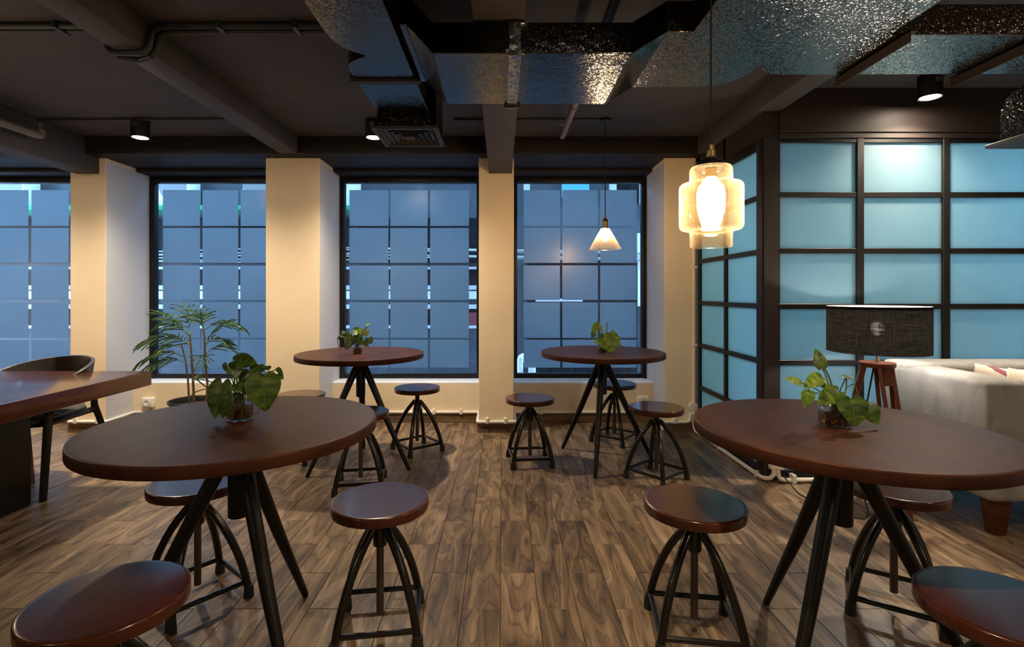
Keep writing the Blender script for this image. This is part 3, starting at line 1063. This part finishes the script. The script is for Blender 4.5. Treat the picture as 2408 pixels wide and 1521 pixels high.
make_downlight('black cylinder downlight, lit, above the palm', -2.613, 3.75, SPOT_W)
make_downlight('black cylinder downlight, lit, above the window behind the slab table', -4.30, 3.75, SPOT_W)
make_downlight('black cylinder downlight, lit, beside the square ceiling grille', -.925, 3.75, SPOT_W)
make_downlight('black cylinder downlight, lit, in front of the partition panes', 2.458, 2.978, SPOT_W)
for x, y, w, sz, who in ((.36, .70, 150, 112, 'above the aisle between the two front tables'), (2.9, .7, 70, 130, 'above the open floor before the sofa'),
                         (-1.7, -1.4, 45, 140, 'behind the tables toward the blank wall'), (1.6, -1.8, 60, 140, 'near the blank wall on the sofa side')):
    make_downlight('black cylinder downlight added as unseen fill, ' + who, x, y, w, size=dg(sz), col=WARMER)  # downlights out of view, added to fill the floor and room with light

# two bare bulbs added as fill for the columns; third hangs by slab table
for x, y, w in ((-2.1, -.5, FILL_W), (1.7, -.7, FILL_W), (-2.75, 2.1, 9)):
    light('unseen_bulb', 'POINT', (x, y, 1.62), w, WARM, None, .06)

# cool area light added behind the partition to brighten its front panes
ad_ = bpy.data.lights.new('pane_fill_light', 'AREA')
ad_.shape = 'RECTANGLE'
ad_.size, ad_.size_y = 1.2, .4
ad_.energy = 46
ad_.color = (.50, .82, 1.0)
ao_ = bpy.data.objects.new('pane_fill_light', ad_)
COL.objects.link(ao_)
ao_.location = (3.5, 4.2, 2.37)

# ------------------------------------------------------------------ ducts
# wide duct: low section, sloped ends, branch toward the room, run along the partition
du = thing('air_duct', 'wide black foil wrapped duct crossing under the ceiling', 'duct')
Z0, Z1, TH = 2.010, 2.087, .112
YA, YB = 1.864, 2.368
MB().box(-.250, .470, YA, YB, Z0, Z0 + TH).build('low_section', M['foil_smooth'], du, .003, 1)
MB().hexa([(.470, YA, Z0), (.595, YA, Z1), (.595, YB, Z1), (.470, YB, Z0), (.470, YA, Z0 + TH), (.595, YA, Z1 + TH), (.595, YB, Z1 + TH), (.470, YB, Z0 + TH)]).build('sloped_section', M['foil_smooth'], du, .002, 1)
MB().hexa([(-.345, YA, 2.113), (-.250, YA, Z0), (-.250, YB, Z0), (-.345, YB, 2.113), (-.345, YA, 2.113 + TH), (-.250, YA, Z0 + TH), (-.250, YB, Z0 + TH), (-.345, YB, 2.113 + TH)]).build('sloped_section', M['foil_smooth'], du, .002, 1)
MB().box(-.368, -.345, YA, YB, 2.113, 2.113 + TH).build('end_section', M['foil_smooth'], du, .002, 1)
plan = [(.595, YA), (.690, YA), (.698, -2.6), (1.400, -2.6), (1.412, 1.885), (2.50, 1.885), (2.50, 2.222), (1.190, 2.232)]
plan += [(1.150, 2.228), (1.118, 2.212), (1.098, 2.188), (1.088, 2.160), (1.070, 2.146), (1.062, 2.160)]
plan += [(1.058, 2.21), (1.045, 2.262), (1.015, 2.312), (.965, 2.350), (.90, 2.366), (.595, YB)]
MB().prism(plan, Z1, Z1 + TH).build('branch_section', M['foil'], du, .002, 1)
# seams and hangers
MB().box(.024, .070, YA - .004, YB + .004, Z0 - .005, Z0 + TH + .003).build('flange', M['flange'], du, .002, 1)
MB().box(.012, .082, YA - .012, YA - .004, Z0 - .012, Z0 + .012).build('flange_clip', M['flange'], du, .002, 1)
MB().box(.012, .082, YB + .004, YB + .014, Z0 - .016, Z0 + .010).build('flange_clip', M['flange'], du, .002, 1)
MB().box(.052, .092, YA - .003, YA, 2.095, 2.118).build('tape_patch', M['tape'], du)
for x in (1.455, 1.955):
    m = MB().box(x, x + .030, 1.850, 2.262, 2.082, 2.087)
    m.box(x, x + .004, 1.850, 2.262, 2.044, 2.087)
    m.build('hanger_bar', M['dark_gloss'], du)
    MB().tube([(x + .015, 1.862, 2.085), (x + .015, 1.862, CZ)], .004, 8).build('hanger_rod', M['dark_gloss'], du)

# long duct running to the square ceiling grille
dl = thing('air_duct', 'long dark duct ending in the square grille near the middle window', 'duct')
pl = [(-.395, -2.6), (-.395, 2.865), (-.668, 2.865), (-.668, 2.26), (-.655, 2.215), (-.628, 2.178), (-.590, 2.148), (-.556, 2.128), (-.570, 2.112), (-.606, 2.086), (-.635, 2.048), (-.652, 2.0), (-.660, 1.93), (-.660, -2.6)]
MB().prism(pl, 2.120, 2.32).build('duct_body', M['foil_smooth'], dl, .002, 1)
MB().box(-.690, -.372, 2.352, 2.392, 2.108, 2.33).build('flange', M['dark_gloss'], dl, .003, 1)
MB().box(-.690, -.365, 2.865, 3.20, 2.062, 2.33).build('plenum_box', M['duct_side'], dl, .003, 1)
gr = MB().box(-.716, -.353, 2.838, 2.862, 2.047, 2.063).box(-.716, -.353, 3.176, 3.200, 2.047, 2.063).box(-.716, -.692, 2.862, 3.176, 2.047, 2.063).box(-.377, -.353, 2.862, 3.176, 2.047, 2.063).build('grille_frame', M['grille'], dl)
cxg, cyg = -.5345, 3.019
for k in range(4):
    h0 = .150 - k * .034
    h1 = h0 - .022
    q = MB()
    for (sx, sy) in ((0, -1), (1, 0), (0, 1), (-1, 0)):
        if sx == 0:
            p = [(cxg - h0, cyg + sy * h0, 2.046), (cxg + h0, cyg + sy * h0, 2.046), (cxg + h1, cyg + sy * h1, 2.066), (cxg - h1, cyg + sy * h1, 2.066)]
        else:
            p = [(cxg + sx * h0, cyg - h0, 2.046), (cxg + sx * h0, cyg + h0, 2.046), (cxg + sx * h1, cyg + h1, 2.066), (cxg + sx * h1, cyg - h1, 2.066)]
        o = len(q.v)
        q.v += p
        q.v += [(a, b, c + .003) for a, b, c in p]
        q.f += [tuple(o + i for i in z) for z in ((0, 3, 2, 1), (4, 5, 6, 7), (0, 1, 5, 4), (1, 2, 6, 5), (2, 3, 7, 6), (3, 0, 4, 7))]
    q.build('grille_slat', M['grille'], gr, smooth=False)
MB().box(cxg - .028, cxg + .028, cyg - .028, cyg + .028, 2.047, 2.056).build('grille_centre', M['grille'], gr)

# duct end with grille near the sofa
de = thing('air_duct', 'black foil duct end with rounded elbow above the sofa', 'duct')
prof = [(1.7, 1.906), (2.65, 1.906), (2.65, 2.05), (2.64, 2.09), (2.615, 2.125), (2.575, 2.150), (2.52, 2.160), (1.7, 2.160)]
MB().prism_x(prof, 2.541, 3.05).build('duct_body', M['duct_side'], de, .003, 1)
MB().box(2.476, 3.11, 2.05, 2.66, 1.886, 1.904).build('grille_frame', M['grille'], de, .002, 1)
for k in range(4):
    MB().box(2.55 + .07 * k, 3.03 - .07 * k, 2.10 + k * .06, 2.112 + k * .06, 1.872, 1.888).build('grille_slat', M['grille'], de)


# ------------------------------------------------------------------ pipes and conduits overhead
cp = thing('ceiling_conduit', 'pair of dark conduits clipped across the ceiling and looped under the beam', 'conduit')
for k in range(2):
    y = 2.39 + .045 * k
    zc = CZ - .016
    pts = [(-4.6, y, zc), (-1.90, y, zc), (-1.86, y, zc - .01), (-1.80, y - .02, 2.30), (-1.79, y - .03, 2.262), (-1.775, y - .03, 2.243), (-1.70, y - .03 + (.03 if k else -.0), 2.240), (-1.625, y - .03, 2.243), (-1.605, y - .03, 2.27), (-1.60, y - .02, 2.34), (-1.585, y, zc - .006), (-1.55, y, zc), (-.72, y, zc)]
    MB().tube(pts, .014, 10).build('conduit_pipe', M['conduit_dark'], cp)
for x in (-2.6, -2.05, -1.30, -.95):
    MB().box(x - .012, x + .012, 2.368, 2.457, CZ - .034, CZ - .001).build('clip', M['conduit_dark'], cp, .003, 1)
cw = thing('ceiling_conduit', 'thin dark conduit along the ceiling above the windows', 'conduit')
MB().tube([(-3.30, 3.70, CZ - .012), (-1.78, 3.70, CZ - .012)], .009, 8).build('conduit_pipe', M['conduit_dark'], cw)
MB().tube([(-.34, 3.70, CZ - .012), (-.11, 3.70, CZ - .012)], .009, 8).build('conduit_pipe', M['conduit_dark'], cw)
MB().tube([(.085, 3.70, CZ - .012), (.70, 3.70, CZ - .012)], .009, 8).build('conduit_pipe', M['conduit_dark'], cw)


def sprinkler(label, x, y1, z, r):
    t = thing('sprinkler_pipe', label, 'pipe', (x, y1, z))
    MB().tube([(0, -3.2, 0), (0, -.03, 0), (0, -.008, .004), (0, 0, .018), (0, 0, .04)], r, 14).build('pipe', M['pipe_brown'], t)
    MB().tube([(0, -.62, 0), (0, -.57, 0)], r * 1.18, 14).build('coupling', M['pipe_brown'], t)
    h = MB().lathe([(0, .04), (.012, .04), (.012, .052), (.007, .056), (.007, .066), (0, .066)], 14).build('sprinkler_head', M['brass'], t)
    MB().tube([(-.009, 0, .056), (-.011, 0, .072), (-.004, 0, .086), (.004, 0, .086), (.011, 0, .072), (.009, 0, .056)], .0022, 6).build('yoke', M['brass'], h)
    MB().lathe([(0, .086), (.015, .087), (.015, .089), (0, .089)], 14).build('deflector', M['brass'], h)
    return t


sprinkler('brown sprinkler pipe with brass head beside the beam over the slab table', -3.225, 3.63, 2.245, .027)
sprinkler('brown sprinkler pipe beside the small pendant canopy', .425, 3.66, 2.245, .020)

# ------------------------------------------------------------------ white conduits, sockets
cz = .094
c1 = thing('wall_conduit', 'white plastic conduit around the foot of the first column', 'conduit')
MB().tube([(-3.56, 4.262, .090), (-3.27, 4.262, .090), (-3.253, 4.266, .090), (-3.250, 4.29, .090), (-3.250, 4.56, .094), (-3.246, 4.582, .094), (-3.22, 4.587, .094), (-1.97, 4.587, .094)], .0125, 10).build('conduit_pipe', M['conduit_white'], c1)
MB().tube([(-3.125, 4.587, .094), (-3.125, 4.587, .15)], .010, 10).build('conduit_pipe', M['conduit_white'], c1)
for x, y in ((-3.50, 4.268), (-3.32, 4.268), (-2.95, 4.592)):
    MB().box(x - .012, x + .012, y - .021, y + .008, .076, .122).build('clip', M['conduit_white'], c1, .003, 1)
c2 = thing('wall_conduit', 'white plastic conduit under the middle windows and round the narrow column', 'conduit')
MB().tube([(-1.50, 4.587, cz), (-.215, 4.587, cz), (-.205, 4.582, cz), (-.202, 4.565, cz), (-.202, 4.29, .088), (-.20, 4.268, .088), (-.18, 4.262, .088), (.092, 4.262, .088), (.108, 4.268, .088), (.111, 4.29, .088), (.111, 4.565, cz), (.114, 4.582, cz), (.128, 4.587, cz), (1.33, 4.587, cz)], .0125, 10).build('conduit_pipe', M['conduit_white'], c2)
MB().tube([(1.345, 4.262, .088), (1.51, 4.262, .088), (1.535, 4.262, .094), (1.548, 4.262, .118), (1.55, 4.262, .16)], .0125, 10).build('conduit_pipe', M['conduit_white'], c2)
for x, y in ((-.60, 4.592), (-.36, 4.592), (-.12, 4.268), (.03, 4.268), (.35, 4.592), (1.42, 4.268)):
    MB().box(x - .012, x + .012, y - .021, y + .008, .076, .122).build('clip', M['conduit_white'], c2, .003, 1)
c3 = thing('wall_conduit', 'white plastic conduit down the end column and along the foot of the partition', 'conduit')
MB().tube([(1.578, 4.262, 2.20), (1.578, 4.262, .25)], .0125, 10).build('conduit_pipe', M['conduit_white'], c3)
MB().tube([(1.578, 4.262, .19), (1.578, 4.262, .10), (1.578, 4.25, .05), (1.580, 4.22, .025), (1.588, 4.15, .018), (1.592, 3.27, .018), (1.594, 3.20, .018), (1.602, 3.158, .020), (1.625, 3.140, .028), (1.643, 3.136, .05), (1.646, 3.136, .085)], .0135, 10).build('conduit_pipe', M['conduit_white'], c3)
MB().tube([(1.668, 3.136, .085), (1.670, 3.136, .05), (1.682, 3.136, .026), (1.715, 3.136, .018), (1.76, 3.138, .018), (2.30, 3.145, .018)], .0135, 10).build('conduit_pipe', M['conduit_white'], c3)
jb = MB().lathe([(0, 0), (.036, 0), (.038, .003), (.038, .022), (.034, .026), (0, .026)], 24).build('junction_box', M['conduit_white'], c3)
jb.location = (1.572, 4.274, .215)
jb.rotation_euler = (PI / 2, 0, 0)
MB().box(1.618, 1.704, 3.118, 3.160, .080, .125).build('junction_box', M['conduit_white'], c3, .012, 3)
for x, y, z in ((1.578, 4.268, .155), (1.578, 4.268, .72), (1.578, 4.268, 1.36)):
    MB().box(x - .018, x + .024, y - .021, y + .008, z - .011, z + .011).build('clip', M['conduit_white'], c3, .003, 1)
for x, y in ((1.594, 3.80), (1.596, 3.24)):
    MB().box(x - .018, x + .018, y - .012, y + .012, .0, .04).build('clip', M['conduit_white'], c3, .003, 1)
MB().box(1.75, 1.775, 3.118, 3.165, .0, .052).build('clip', M['conduit_white'], c3, .003, 1)


def socket(label, x, z):
    t = thing('wall_socket', label, 'socket', (x, RD, z), group='surface sockets under the windows')
    MB().box(-.052, .052, -.042, 0, -.045, .045).build('housing', M['conduit_white'], t, .012, 3)
    a = MB().lathe([(.026, .0), (.028, .004), (.022, .004), (.020, -.012), (0, -.012)], 24).build('socket_well', M['conduit_white'], t)
    a.location = (0, -.043, 0)
    a.rotation_euler = (PI / 2, 0, 0)
    for s in (-1, 1):
        h = MB().lathe([(0, 0), (.0035, 0), (.0035, .002), (0, .002)], 10).build('socket_hole', M['rubber'], a, loc=(s * .009, 0, -.0115))
    return t


socket('white surface socket low on the wall beside the palm pot', -3.120, .182)
socket('white surface socket low on the wall behind the small pendant table', 1.245, .195)


# ------------------------------------------------------------------ plants
def leaf_mesh(name, mat, heart=True, droop=.18, fold=.10):
    """unit leaf: stem joint at the origin, tip at y = 1, blade in the x-y plane, normal +z"""
    m = MB()
    N = 14
    prof = []
    for i in range(N + 1):
        t = i / N
        u = max(0, (t - .2) / .8)
        w = .47 * (1 - u ** 1.7) ** .9 if t > .2 else .47 - .13 * ((.2 - t) / .2) ** 2
        prof.append((t, w))
    cols_ = (-1, -.86, -.66, -.45, -.22, 0, .22, .45, .66, .86, 1)
    for t, w in prof:
        for c in cols_:
            x = c * w
            lob = -.17 * math.sin(PI * min(1, abs(c) * .92)) ** .8 * max(0, 1 - t / .25)
            y = t + lob
            z = fold * abs(x) * 1.2 - droop * t * t - .10 * abs(c) ** 2 * w
            m.v.append((x, y, z))
    K = len(cols_)
    for i in range(N):
        for k in range(K - 1):
            a = i * K + k
            m.f.append((a, a + 1, a + K + 1, a + K))
    me = m.mesh(name, mat, angle=70)
    return me


LEAF = {'d': leaf_mesh('leaf', M['leaf']), 'l': leaf_mesh('leaf', M['leaf_light'], droop=.25), 'f': leaf_mesh('leaf', M['leaf'], droop=.05, fold=.25)}


def add_leaf(parent, kind, base, tip, width, face=(0, -1, .35)):
    b, t = Vector(base), Vector(tip)
    t.z = max(t.z, .016)
    b.z = max(b.z, .03)
    y = (t - b)
    L = y.length
    y.normalize()
    nrm = Vector(face)
    nrm = (nrm - y * nrm.dot(y))
    if nrm.length < 1e-3:
        nrm = Vector((0, 0, 1))
    nrm.normalize()
    x = y.cross(nrm)
    mt = Matrix((x, y, nrm)).transposed().to_4x4()
    sx = width / .80
    sm = Matrix.Diagonal((sx, L, min(sx, L), 1))
    o = bpy.data.objects.new('leaf', LEAF[kind])
    COL.objects.link(o)
    o.parent = parent
    o.matrix_local = Matrix.Translation(b) @ mt @ sm
    return o


def pothos(label, loc, jar_r, jar_h, leaves, stems, handle=None):
    t = thing('potted_pothos', label, 'plant', loc, group='pothos cuttings in jars')
    r, h = jar_r, jar_h
    pr = [(0, .002), (r * .86, .0), (r * .97, h * .05), (r, h * .14), (r, h * .62), (r * .96, h * .70), (r * .78, h * .79), (r * .74, h * .82), (r * .78, h * .85), (r * .74, h * .88), (r * .78, h * .92), (r * .76, h * .98), (r * .80, h)]
    j = MB().lathe(pr, 40).build('jar', M['jar_glass'], t, angle=60)
    MB().lathe([(0, .005), (r * .84, .005), (r * .93, h * .08), (r * .96, h * .15), (r * .96, h * .58), (0, h * .58)], 32).build('water', M['water'], t)
    rng = random.Random(int(loc[0] * 1000))
    rt = MB()
    for k in range(14):
        a = rng.uniform(0, 6.28)
        q = rng.uniform(0, r * .6)
        p = [Vector((math.cos(a + .5 * i) * q * (1 - .1 * i), math.sin(a + .5 * i) * q * (1 - .1 * i), h * (.10 + .12 * i))) for i in range(5)]
        rt.tube(p, rng.uniform(.003, .008), 6)
    ro_ = rt.build('roots', M['roots'], t)
    ro_['kind'] = 'stuff'
    if handle:
        s = handle
        MB().tube([(s * r * .95, 0, h * .62), (s * r * 1.25, 0, h * .66), (s * r * 1.52, 0, h * .60), (s * r * 1.58, 0, h * .42), (s * r * 1.45, 0, h * .22), (s * r * .98, 0, h * .18)], r * .09, 8).build('handle', M['jar_glass'], t)
    for pth, rad in stems:
        MB().tube(smooth_path([Vector(p) for p in pth]), rad, 7).build('stem', M['stem'], t)
    for (k, b, tp, w, fc) in leaves:
        add_leaf(t, k, b, tp, w, fc)
        # leaf stalk from the mouth of the jar to the joint
        bv = Vector(b)
        m0 = Vector((bv.x * .12, bv.y * .12, h * .9))
        mid = (m0 + bv) / 2 + Vector((0, 0, .10 * (bv - m0).length)) + Vector((bv.x, bv.y, 0)) * .05
        if (bv - m0).length > .012:
            MB().tube(smooth_path([m0 - Vector((0, 0, h * .3)), m0, mid, bv]), .0017, 6).build('stalk', M['stem'], t)
    return t


def smooth_path(p, n=6):
    out = []
    for i in range(len(p) - 1):
        p0, p1, p2, p3 = p[max(i - 1, 0)], p[i], p[i + 1], p[min(i + 2, len(p) - 1)]
        for k in range(n):
            u = k / n
            out.append(.5 * ((2 * p1) + (p2 - p0) * u + (2 * p0 - 5 * p1 + 4 * p2 - p3) * u * u + (3 * p1 - p0 - 3 * p2 + p3) * u ** 3))
    out.append(p[-1])
    return out


def lay(rows_, ox, oz, s):
    """leaf rows drawn in plant units (right, down) turned into metres from the jar's foot"""
    out = []
    for (k, bx, by, by_d, tx, ty, td, w, fc) in rows_:
        out.append((k, ((bx - ox) * s, by_d, (oz - by) * s), ((tx - ox) * s, td, (oz - ty) * s), w * s, fc))
    return out


C_, U_, R_, L_ = (0, -1, .3), (0, -.45, 1), (.5, -1, .3), (-.5, -1, .3)
sA = .000373
A = lay([
    ('d', 965, 785, -.02, 1015, 1052, -.05, 255, (.1, -1, .25)),
    ('d', 640, 830, -.03, 590, 1105, -.06, 200, (-.2, -1, .25)),
    ('d', 700, 650, .00, 905, 650, -.02, 150, (.0, -.8, .75)),
    ('d', 715, 920, -.05, 668, 1132, -.06, 125, (-.1, -1, .2)),
    ('l', 378, 795, -.01, 458, 762, -.02, 62, (0, -.7, .8)),
    ('d', 507, 935, -.01, 512, 1056, -.02, 62, L_),
    ('l', 690, 690, .00, 640, 765, -.01, 70, C_),
    ('l', 735, 695, .00, 722, 795, -.02, 80, C_),
    ('d', 905, 690, .00, 900, 775, -.02, 110, (.1, -.9, .5)),
    ('d', 600, 680, .01, 625, 745, .00, 50, L_),
    ('d', 1070, 716, .00, 1128, 770, -.01, 36, R_),
    ('d', 1075, 765, .00, 1130, 800, -.01, 50, U_),
    ('d', 780, 760, .01, 800, 830, .0, 90, C_),
    ('d', 745, 840, -.02, 830, 900, -.03, 90, U_),
    ('d', 880, 870, -.01, 830, 800, .0, 70, C_),
    ('d', 730, 790, .02, 850, 790, .03, 110, C_),
    ('l', 880, 900, -.02, 860, 985, -.03, 60, R_),
    ('d', 960, 705, .02, 975, 735, .01, 50, R_),
], 745, 1150, sA)
pothos('potted plant with big dark leaf in a handled jar, beside the slab table', (-.834, 1.650, .747), .040, .088, A,
       [([(-.012, 0, .05), (-.016, 0, .10), (-.018, 0, .19)], .0026), ([(.005, 0, .05), (-.03, -.01, .09), (-.09, -.01, .10), (-.135, -.01, .133)], .0022), ([(-.08, -.01, .104), (-.13, -.02, .09), (-.148, -.025, .065)], .0015), ([(.01, 0, .06), (.03, 0, .10), (.045, 0, .15), (.06, 0, .175)], .002)], 1)
sB = .0002365
B = lay([
    ('d', 890, 765, -.045, 885, 1095, -.075, 345, (0, -1, .35)),
    ('d', 1160, 880, -.02, 1255, 1188, -.045, 275, (.25, -1, .25)),
    ('d', 790, 690, -.02, 478, 800, -.05, 215, (-.1, -.8, .5)),
    ('l', 615, 520, .00, 380, 620, -.02, 165, (-.2, -.9, .4)),
    ('d', 640, 385, .00, 580, 155, .005, 145, (-.15, -1, .1)),
    ('l', 335, 580, -.01, 138, 508, -.02, 100, (-.1, -.8, .6)),
    ('l', 425, 695, -.02, 350, 885, -.03, 140, (-.3, -1, .2)),
    ('d', 950, 520, .0, 1040, 500, .0, 150, (0, -.15, 1)),
    ('d', 950, 520, .0, 860, 497, .0, 110, (0, -.15, 1)),
    ('d', 1050, 790, -.03, 1130, 870, -.04, 110, R_),
    ('d', 640, 760, -.01, 590, 850, -.01, 90, C_),
    ('l', 720, 610, .01, 640, 640, .0, 90, U_),
], 810, 1140, sB)
pothos('potted plant with one upright leaf in a squat jar, by the grey sofa', (1.012, 1.575, .747), .046, .084, B,
       [([(0, 0, .05), (-.01, 0, .12), (-.025, 0, .16), (-.042, 0, .182)], .0026), ([(0, 0, .06), (-.02, 0, .11), (-.043, 0, .125), (-.044, 0, .155)], .0034), ([(.02, 0, .07), (.033, 0, .11), (.034, 0, .146)], .002), ([(.03, 0, .11), (.055, 0, .125), (.062, -.01, .10), (.06, -.01, .085)], .0014), ([(-.04, 0, .12), (-.085, -.01, .12), (-.1, -.01, .13)], .0018), ([(-.085, -.01, .125), (-.092, -.02, .115), (-.09, -.02, .105)], .0022)])
sC = .000785
Cc = lay([
    ('d', 660, 190, -.03, 610, 290, -.06, 95, (-.2, -1, .4)),
    ('d', 700, 160, -.02, 650, 150, -.02, 60, U_),
    ('l', 690, 140, .0, 700, 190, -.03, 55, C_),
    ('d', 720, 180, -.03, 690, 240, -.05, 70, C_),
    ('l', 725, 135, .0, 735, 190, -.02, 55, R_),
    ('l', 765, 140, .0, 775, 195, -.01, 50, R_),
    ('l', 770, 100, .0, 798, 74, .0, 30, U_),
    ('d', 790, 205, .0, 815, 252, -.01, 62, (.3, -1, .3)),
    ('d', 765, 235, -.02, 795, 280, -.03, 45, R_),
    ('d', 585, 150, -.01, 562, 180, -.02, 40, L_),
    ('d', 605, 175, -.01, 640, 215, -.02, 50, L_),
    ('d', 545, 190, -.01, 548, 225, -.02, 26, L_),
    ('d', 735, 225, -.03, 745, 262, -.04, 50, C_),
    ('d', 670, 150, .02, 720, 130, .03, 60, C_),
], 695, 335, sC)
pothos('bushy trailing plant in a small handled jar, on the table before the middle window', (-.957, 3.44, .747), .033, .060, Cc,
       [([(0, 0, .04), (.02, 0, .11), (.055, 0, .165), (.075, 0, .19)], .0025), ([(0, 0, .04), (-.03, 0, .11), (-.065, 0, .135), (-.03, 0, .17)], .0025), ([(-.02, -.01, .08), (-.09, -.03, .115), (-.118, -.04, .11), (-.115, -.045, .06), (-.10, -.05, .025)], .002)], 1)
D = lay([
    ('l', 960, 195, -.05, 1055, 328, -.085, 120, (0, -1, .4)),
    ('l', 1045, 155, -.02, 1118, 292, -.05, 62, (.3, -1, .3)),
    ('l', 940, 90, .0, 865, 130, -.01, 75, (-.1, -.9, .5)),
    ('l', 905, 85, .0, 890, 160, -.02, 40, L_),
    ('d', 890, 150, .0, 870, 215, -.01, 40, L_),
    ('l', 930, 215, -.02, 872, 240, -.03, 40, U_),
    ('d', 1000, 175, -.02, 1055, 215, -.05, 70, U_),
    ('d', 1020, 160, .0, 1035, 215, -.01, 60, C_),
    ('d', 970, 180, .0, 930, 190, .0, 45, C_),
    ('l', 960, 130, .0, 985, 150, .0, 35, U_),
    ('d', 985, 210, -.02, 960, 270, -.04, 55, C_),
], 965, 325, sC)
pothos('potted plant in a small brown jar on the table beneath the small cone pendant', (.680, 3.50, .747), .033, .058, D,
       [([(0, 0, .04), (.025, 0, .12), (.03, 0, .19), (.036, 0, .205)], .0038), ([(0, 0, .04), (-.02, 0, .11), (-.025, 0, .18)], .0025), ([(.04, 0, .07), (.09, -.01, .10), (.115, -.01, .108)], .0035), ([(0, 0, .04), (0, 0, .10), (-.01, 0, .16)], .002)])

# palm in a pot
pm = thing('potted_palm', 'slender parlour palm in a black pot under the second window', 'plant', (-2.430, 4.10, 0))
MB().lathe([(0, 0), (.130, 0), (.172, .285), (.182, .288), (.184, .305), (.176, .307), (.170, .30), (.165, .262), (0, .262)], 48).build('pot', M['pot'], pm)
MB().lathe([(0, .272), (.08, .270), (.168, .262)], 32).build('soil', M['soil'], pm)
MB().tube([(.0, 0, .26), (-.01, 0, .45), (-.02, 0, .62), (-.035, 0, .82)], [.010, .009, .008, .006], 8).build('cane', M['palm_stem'], pm)
MB().tube([(.10, -.01, .26), (.105, 0, .42), (.085, 0, .60), (.08, 0, .80), (.07, 0, .86)], [.010, .009, .009, .007, .005], 8).build('cane', M['palm_stem'], pm)
MB().tube([(-.04, 0, .26), (-.05, 0, .46), (-.07, 0, .62), (-.10, .0, .74)], [.008, .007, .006, .004], 8).build('cane', M['palm_stem'], pm)
leaflet_me = []
for w in (.09, .075):
    m = MB()
    N = 6
    for i in range(N + 1):
        t = i / N
        ww = w * math.sin(PI * (t * .96 + .03)) ** .75
        for c in (-1, 0, 1):
            m.v.append((c * ww, t, .05 * abs(c) - .22 * t * t))
    for i in range(N):
        for k in range(2):
            a = i * 3 + k
            m.f.append((a, a + 1, a + 4, a + 3))
    leaflet_me.append(m.mesh('leaflet', M['palm'], angle=80))
rng = random.Random(5)
fronds = [  # start (x, z), end (x, z), depth of the end, arch
    ((-.04, .82), (-.245, .99), -.05, .03), ((-.03, .82), (-.13, 1.03), .06, .02), ((.07, .86), (.12, .985), -.12, .05), ((.075, .85), (.40, .895), -.08, .10),
    ((.07, .84), (-.02, 1.00), .08, .03), ((-.035, .80), (-.30, .895), .03, .09), ((-.03, .74), (-.36, .76), -.09, .11), ((-.02, .70), (-.245, .80), .10, .06),
    ((.08, .72), (.275, .77), -.06, .09), ((.085, .66), (.30, .685), .04, .10), ((-.07, .64), (-.40, .60), -.06, .12), ((-.06, .60), (-.32, .56), -.12, .09),
    ((.085, .74), (.19, .90), .08, .05), ((-.10, .72), (-.20, .70), -.14, .06), ((.08, .62), (.14, .60), -.15, .10),
]
for (s0, e0, dy, ar) in fronds:
    p0, p2 = Vector((s0[0], 0, s0[1])), Vector((e0[0], dy, e0[1]))
    p1 = (p0 + p2) / 2 + Vector((0, 0, ar))
    P = [p0 * (1 - u) ** 2 + p1 * 2 * u * (1 - u) + p2 * u * u for u in [i / 12 for i in range(13)]]
    fr = MB().tube(P, [.0032 - .0002 * i for i in range(13)], 6).build('frond', M['stem'], pm)
    L = (p2 - p0).length
    side0 = (p2 - p0).cross(Vector((0, 0, 1)))
    if side0.length < .01:
        side0 = Vector((0, 1, 0))
    side0.normalize()
    cnt = max(6, int(L / .036))
    for k in range(cnt):
        u = .22 + .78 * k / (cnt - 1)
        q = p0 * (1 - u) ** 2 + p1 * 2 * u * (1 - u) + p2 * u * u
        tg = ((p1 - p0) * (1 - u) + (p2 - p1) * u).normalized()
        for sd in (-1, 1):
            d = (tg * (.75 + .4 * u) + side0 * sd * (.75 - .25 * u) + Vector((0, 0, -.18 + rng.uniform(-.15, .15))) + Vector((0, 0, .25 * sd * (1 if abs(side0.y) > .6 else 0)))).normalized()
            ln = (.165 - .06 * abs(u - .45) * 2) * rng.uniform(.85, 1.12) * min(1, L / .26 + .25)
            nrm = Vector((0, -.55, 1))
            nrm = (nrm - d * nrm.dot(d)).normalized()
            x = d.cross(nrm)
            mt = Matrix((x, d, nrm)).transposed().to_4x4()
            o = bpy.data.objects.new('leaflet', leaflet_me[k % 2])
            COL.objects.link(o)
            o.parent = fr
            o.matrix_local = Matrix.Translation(q) @ mt @ Matrix.Diagonal((ln * .50, ln, ln, 1))
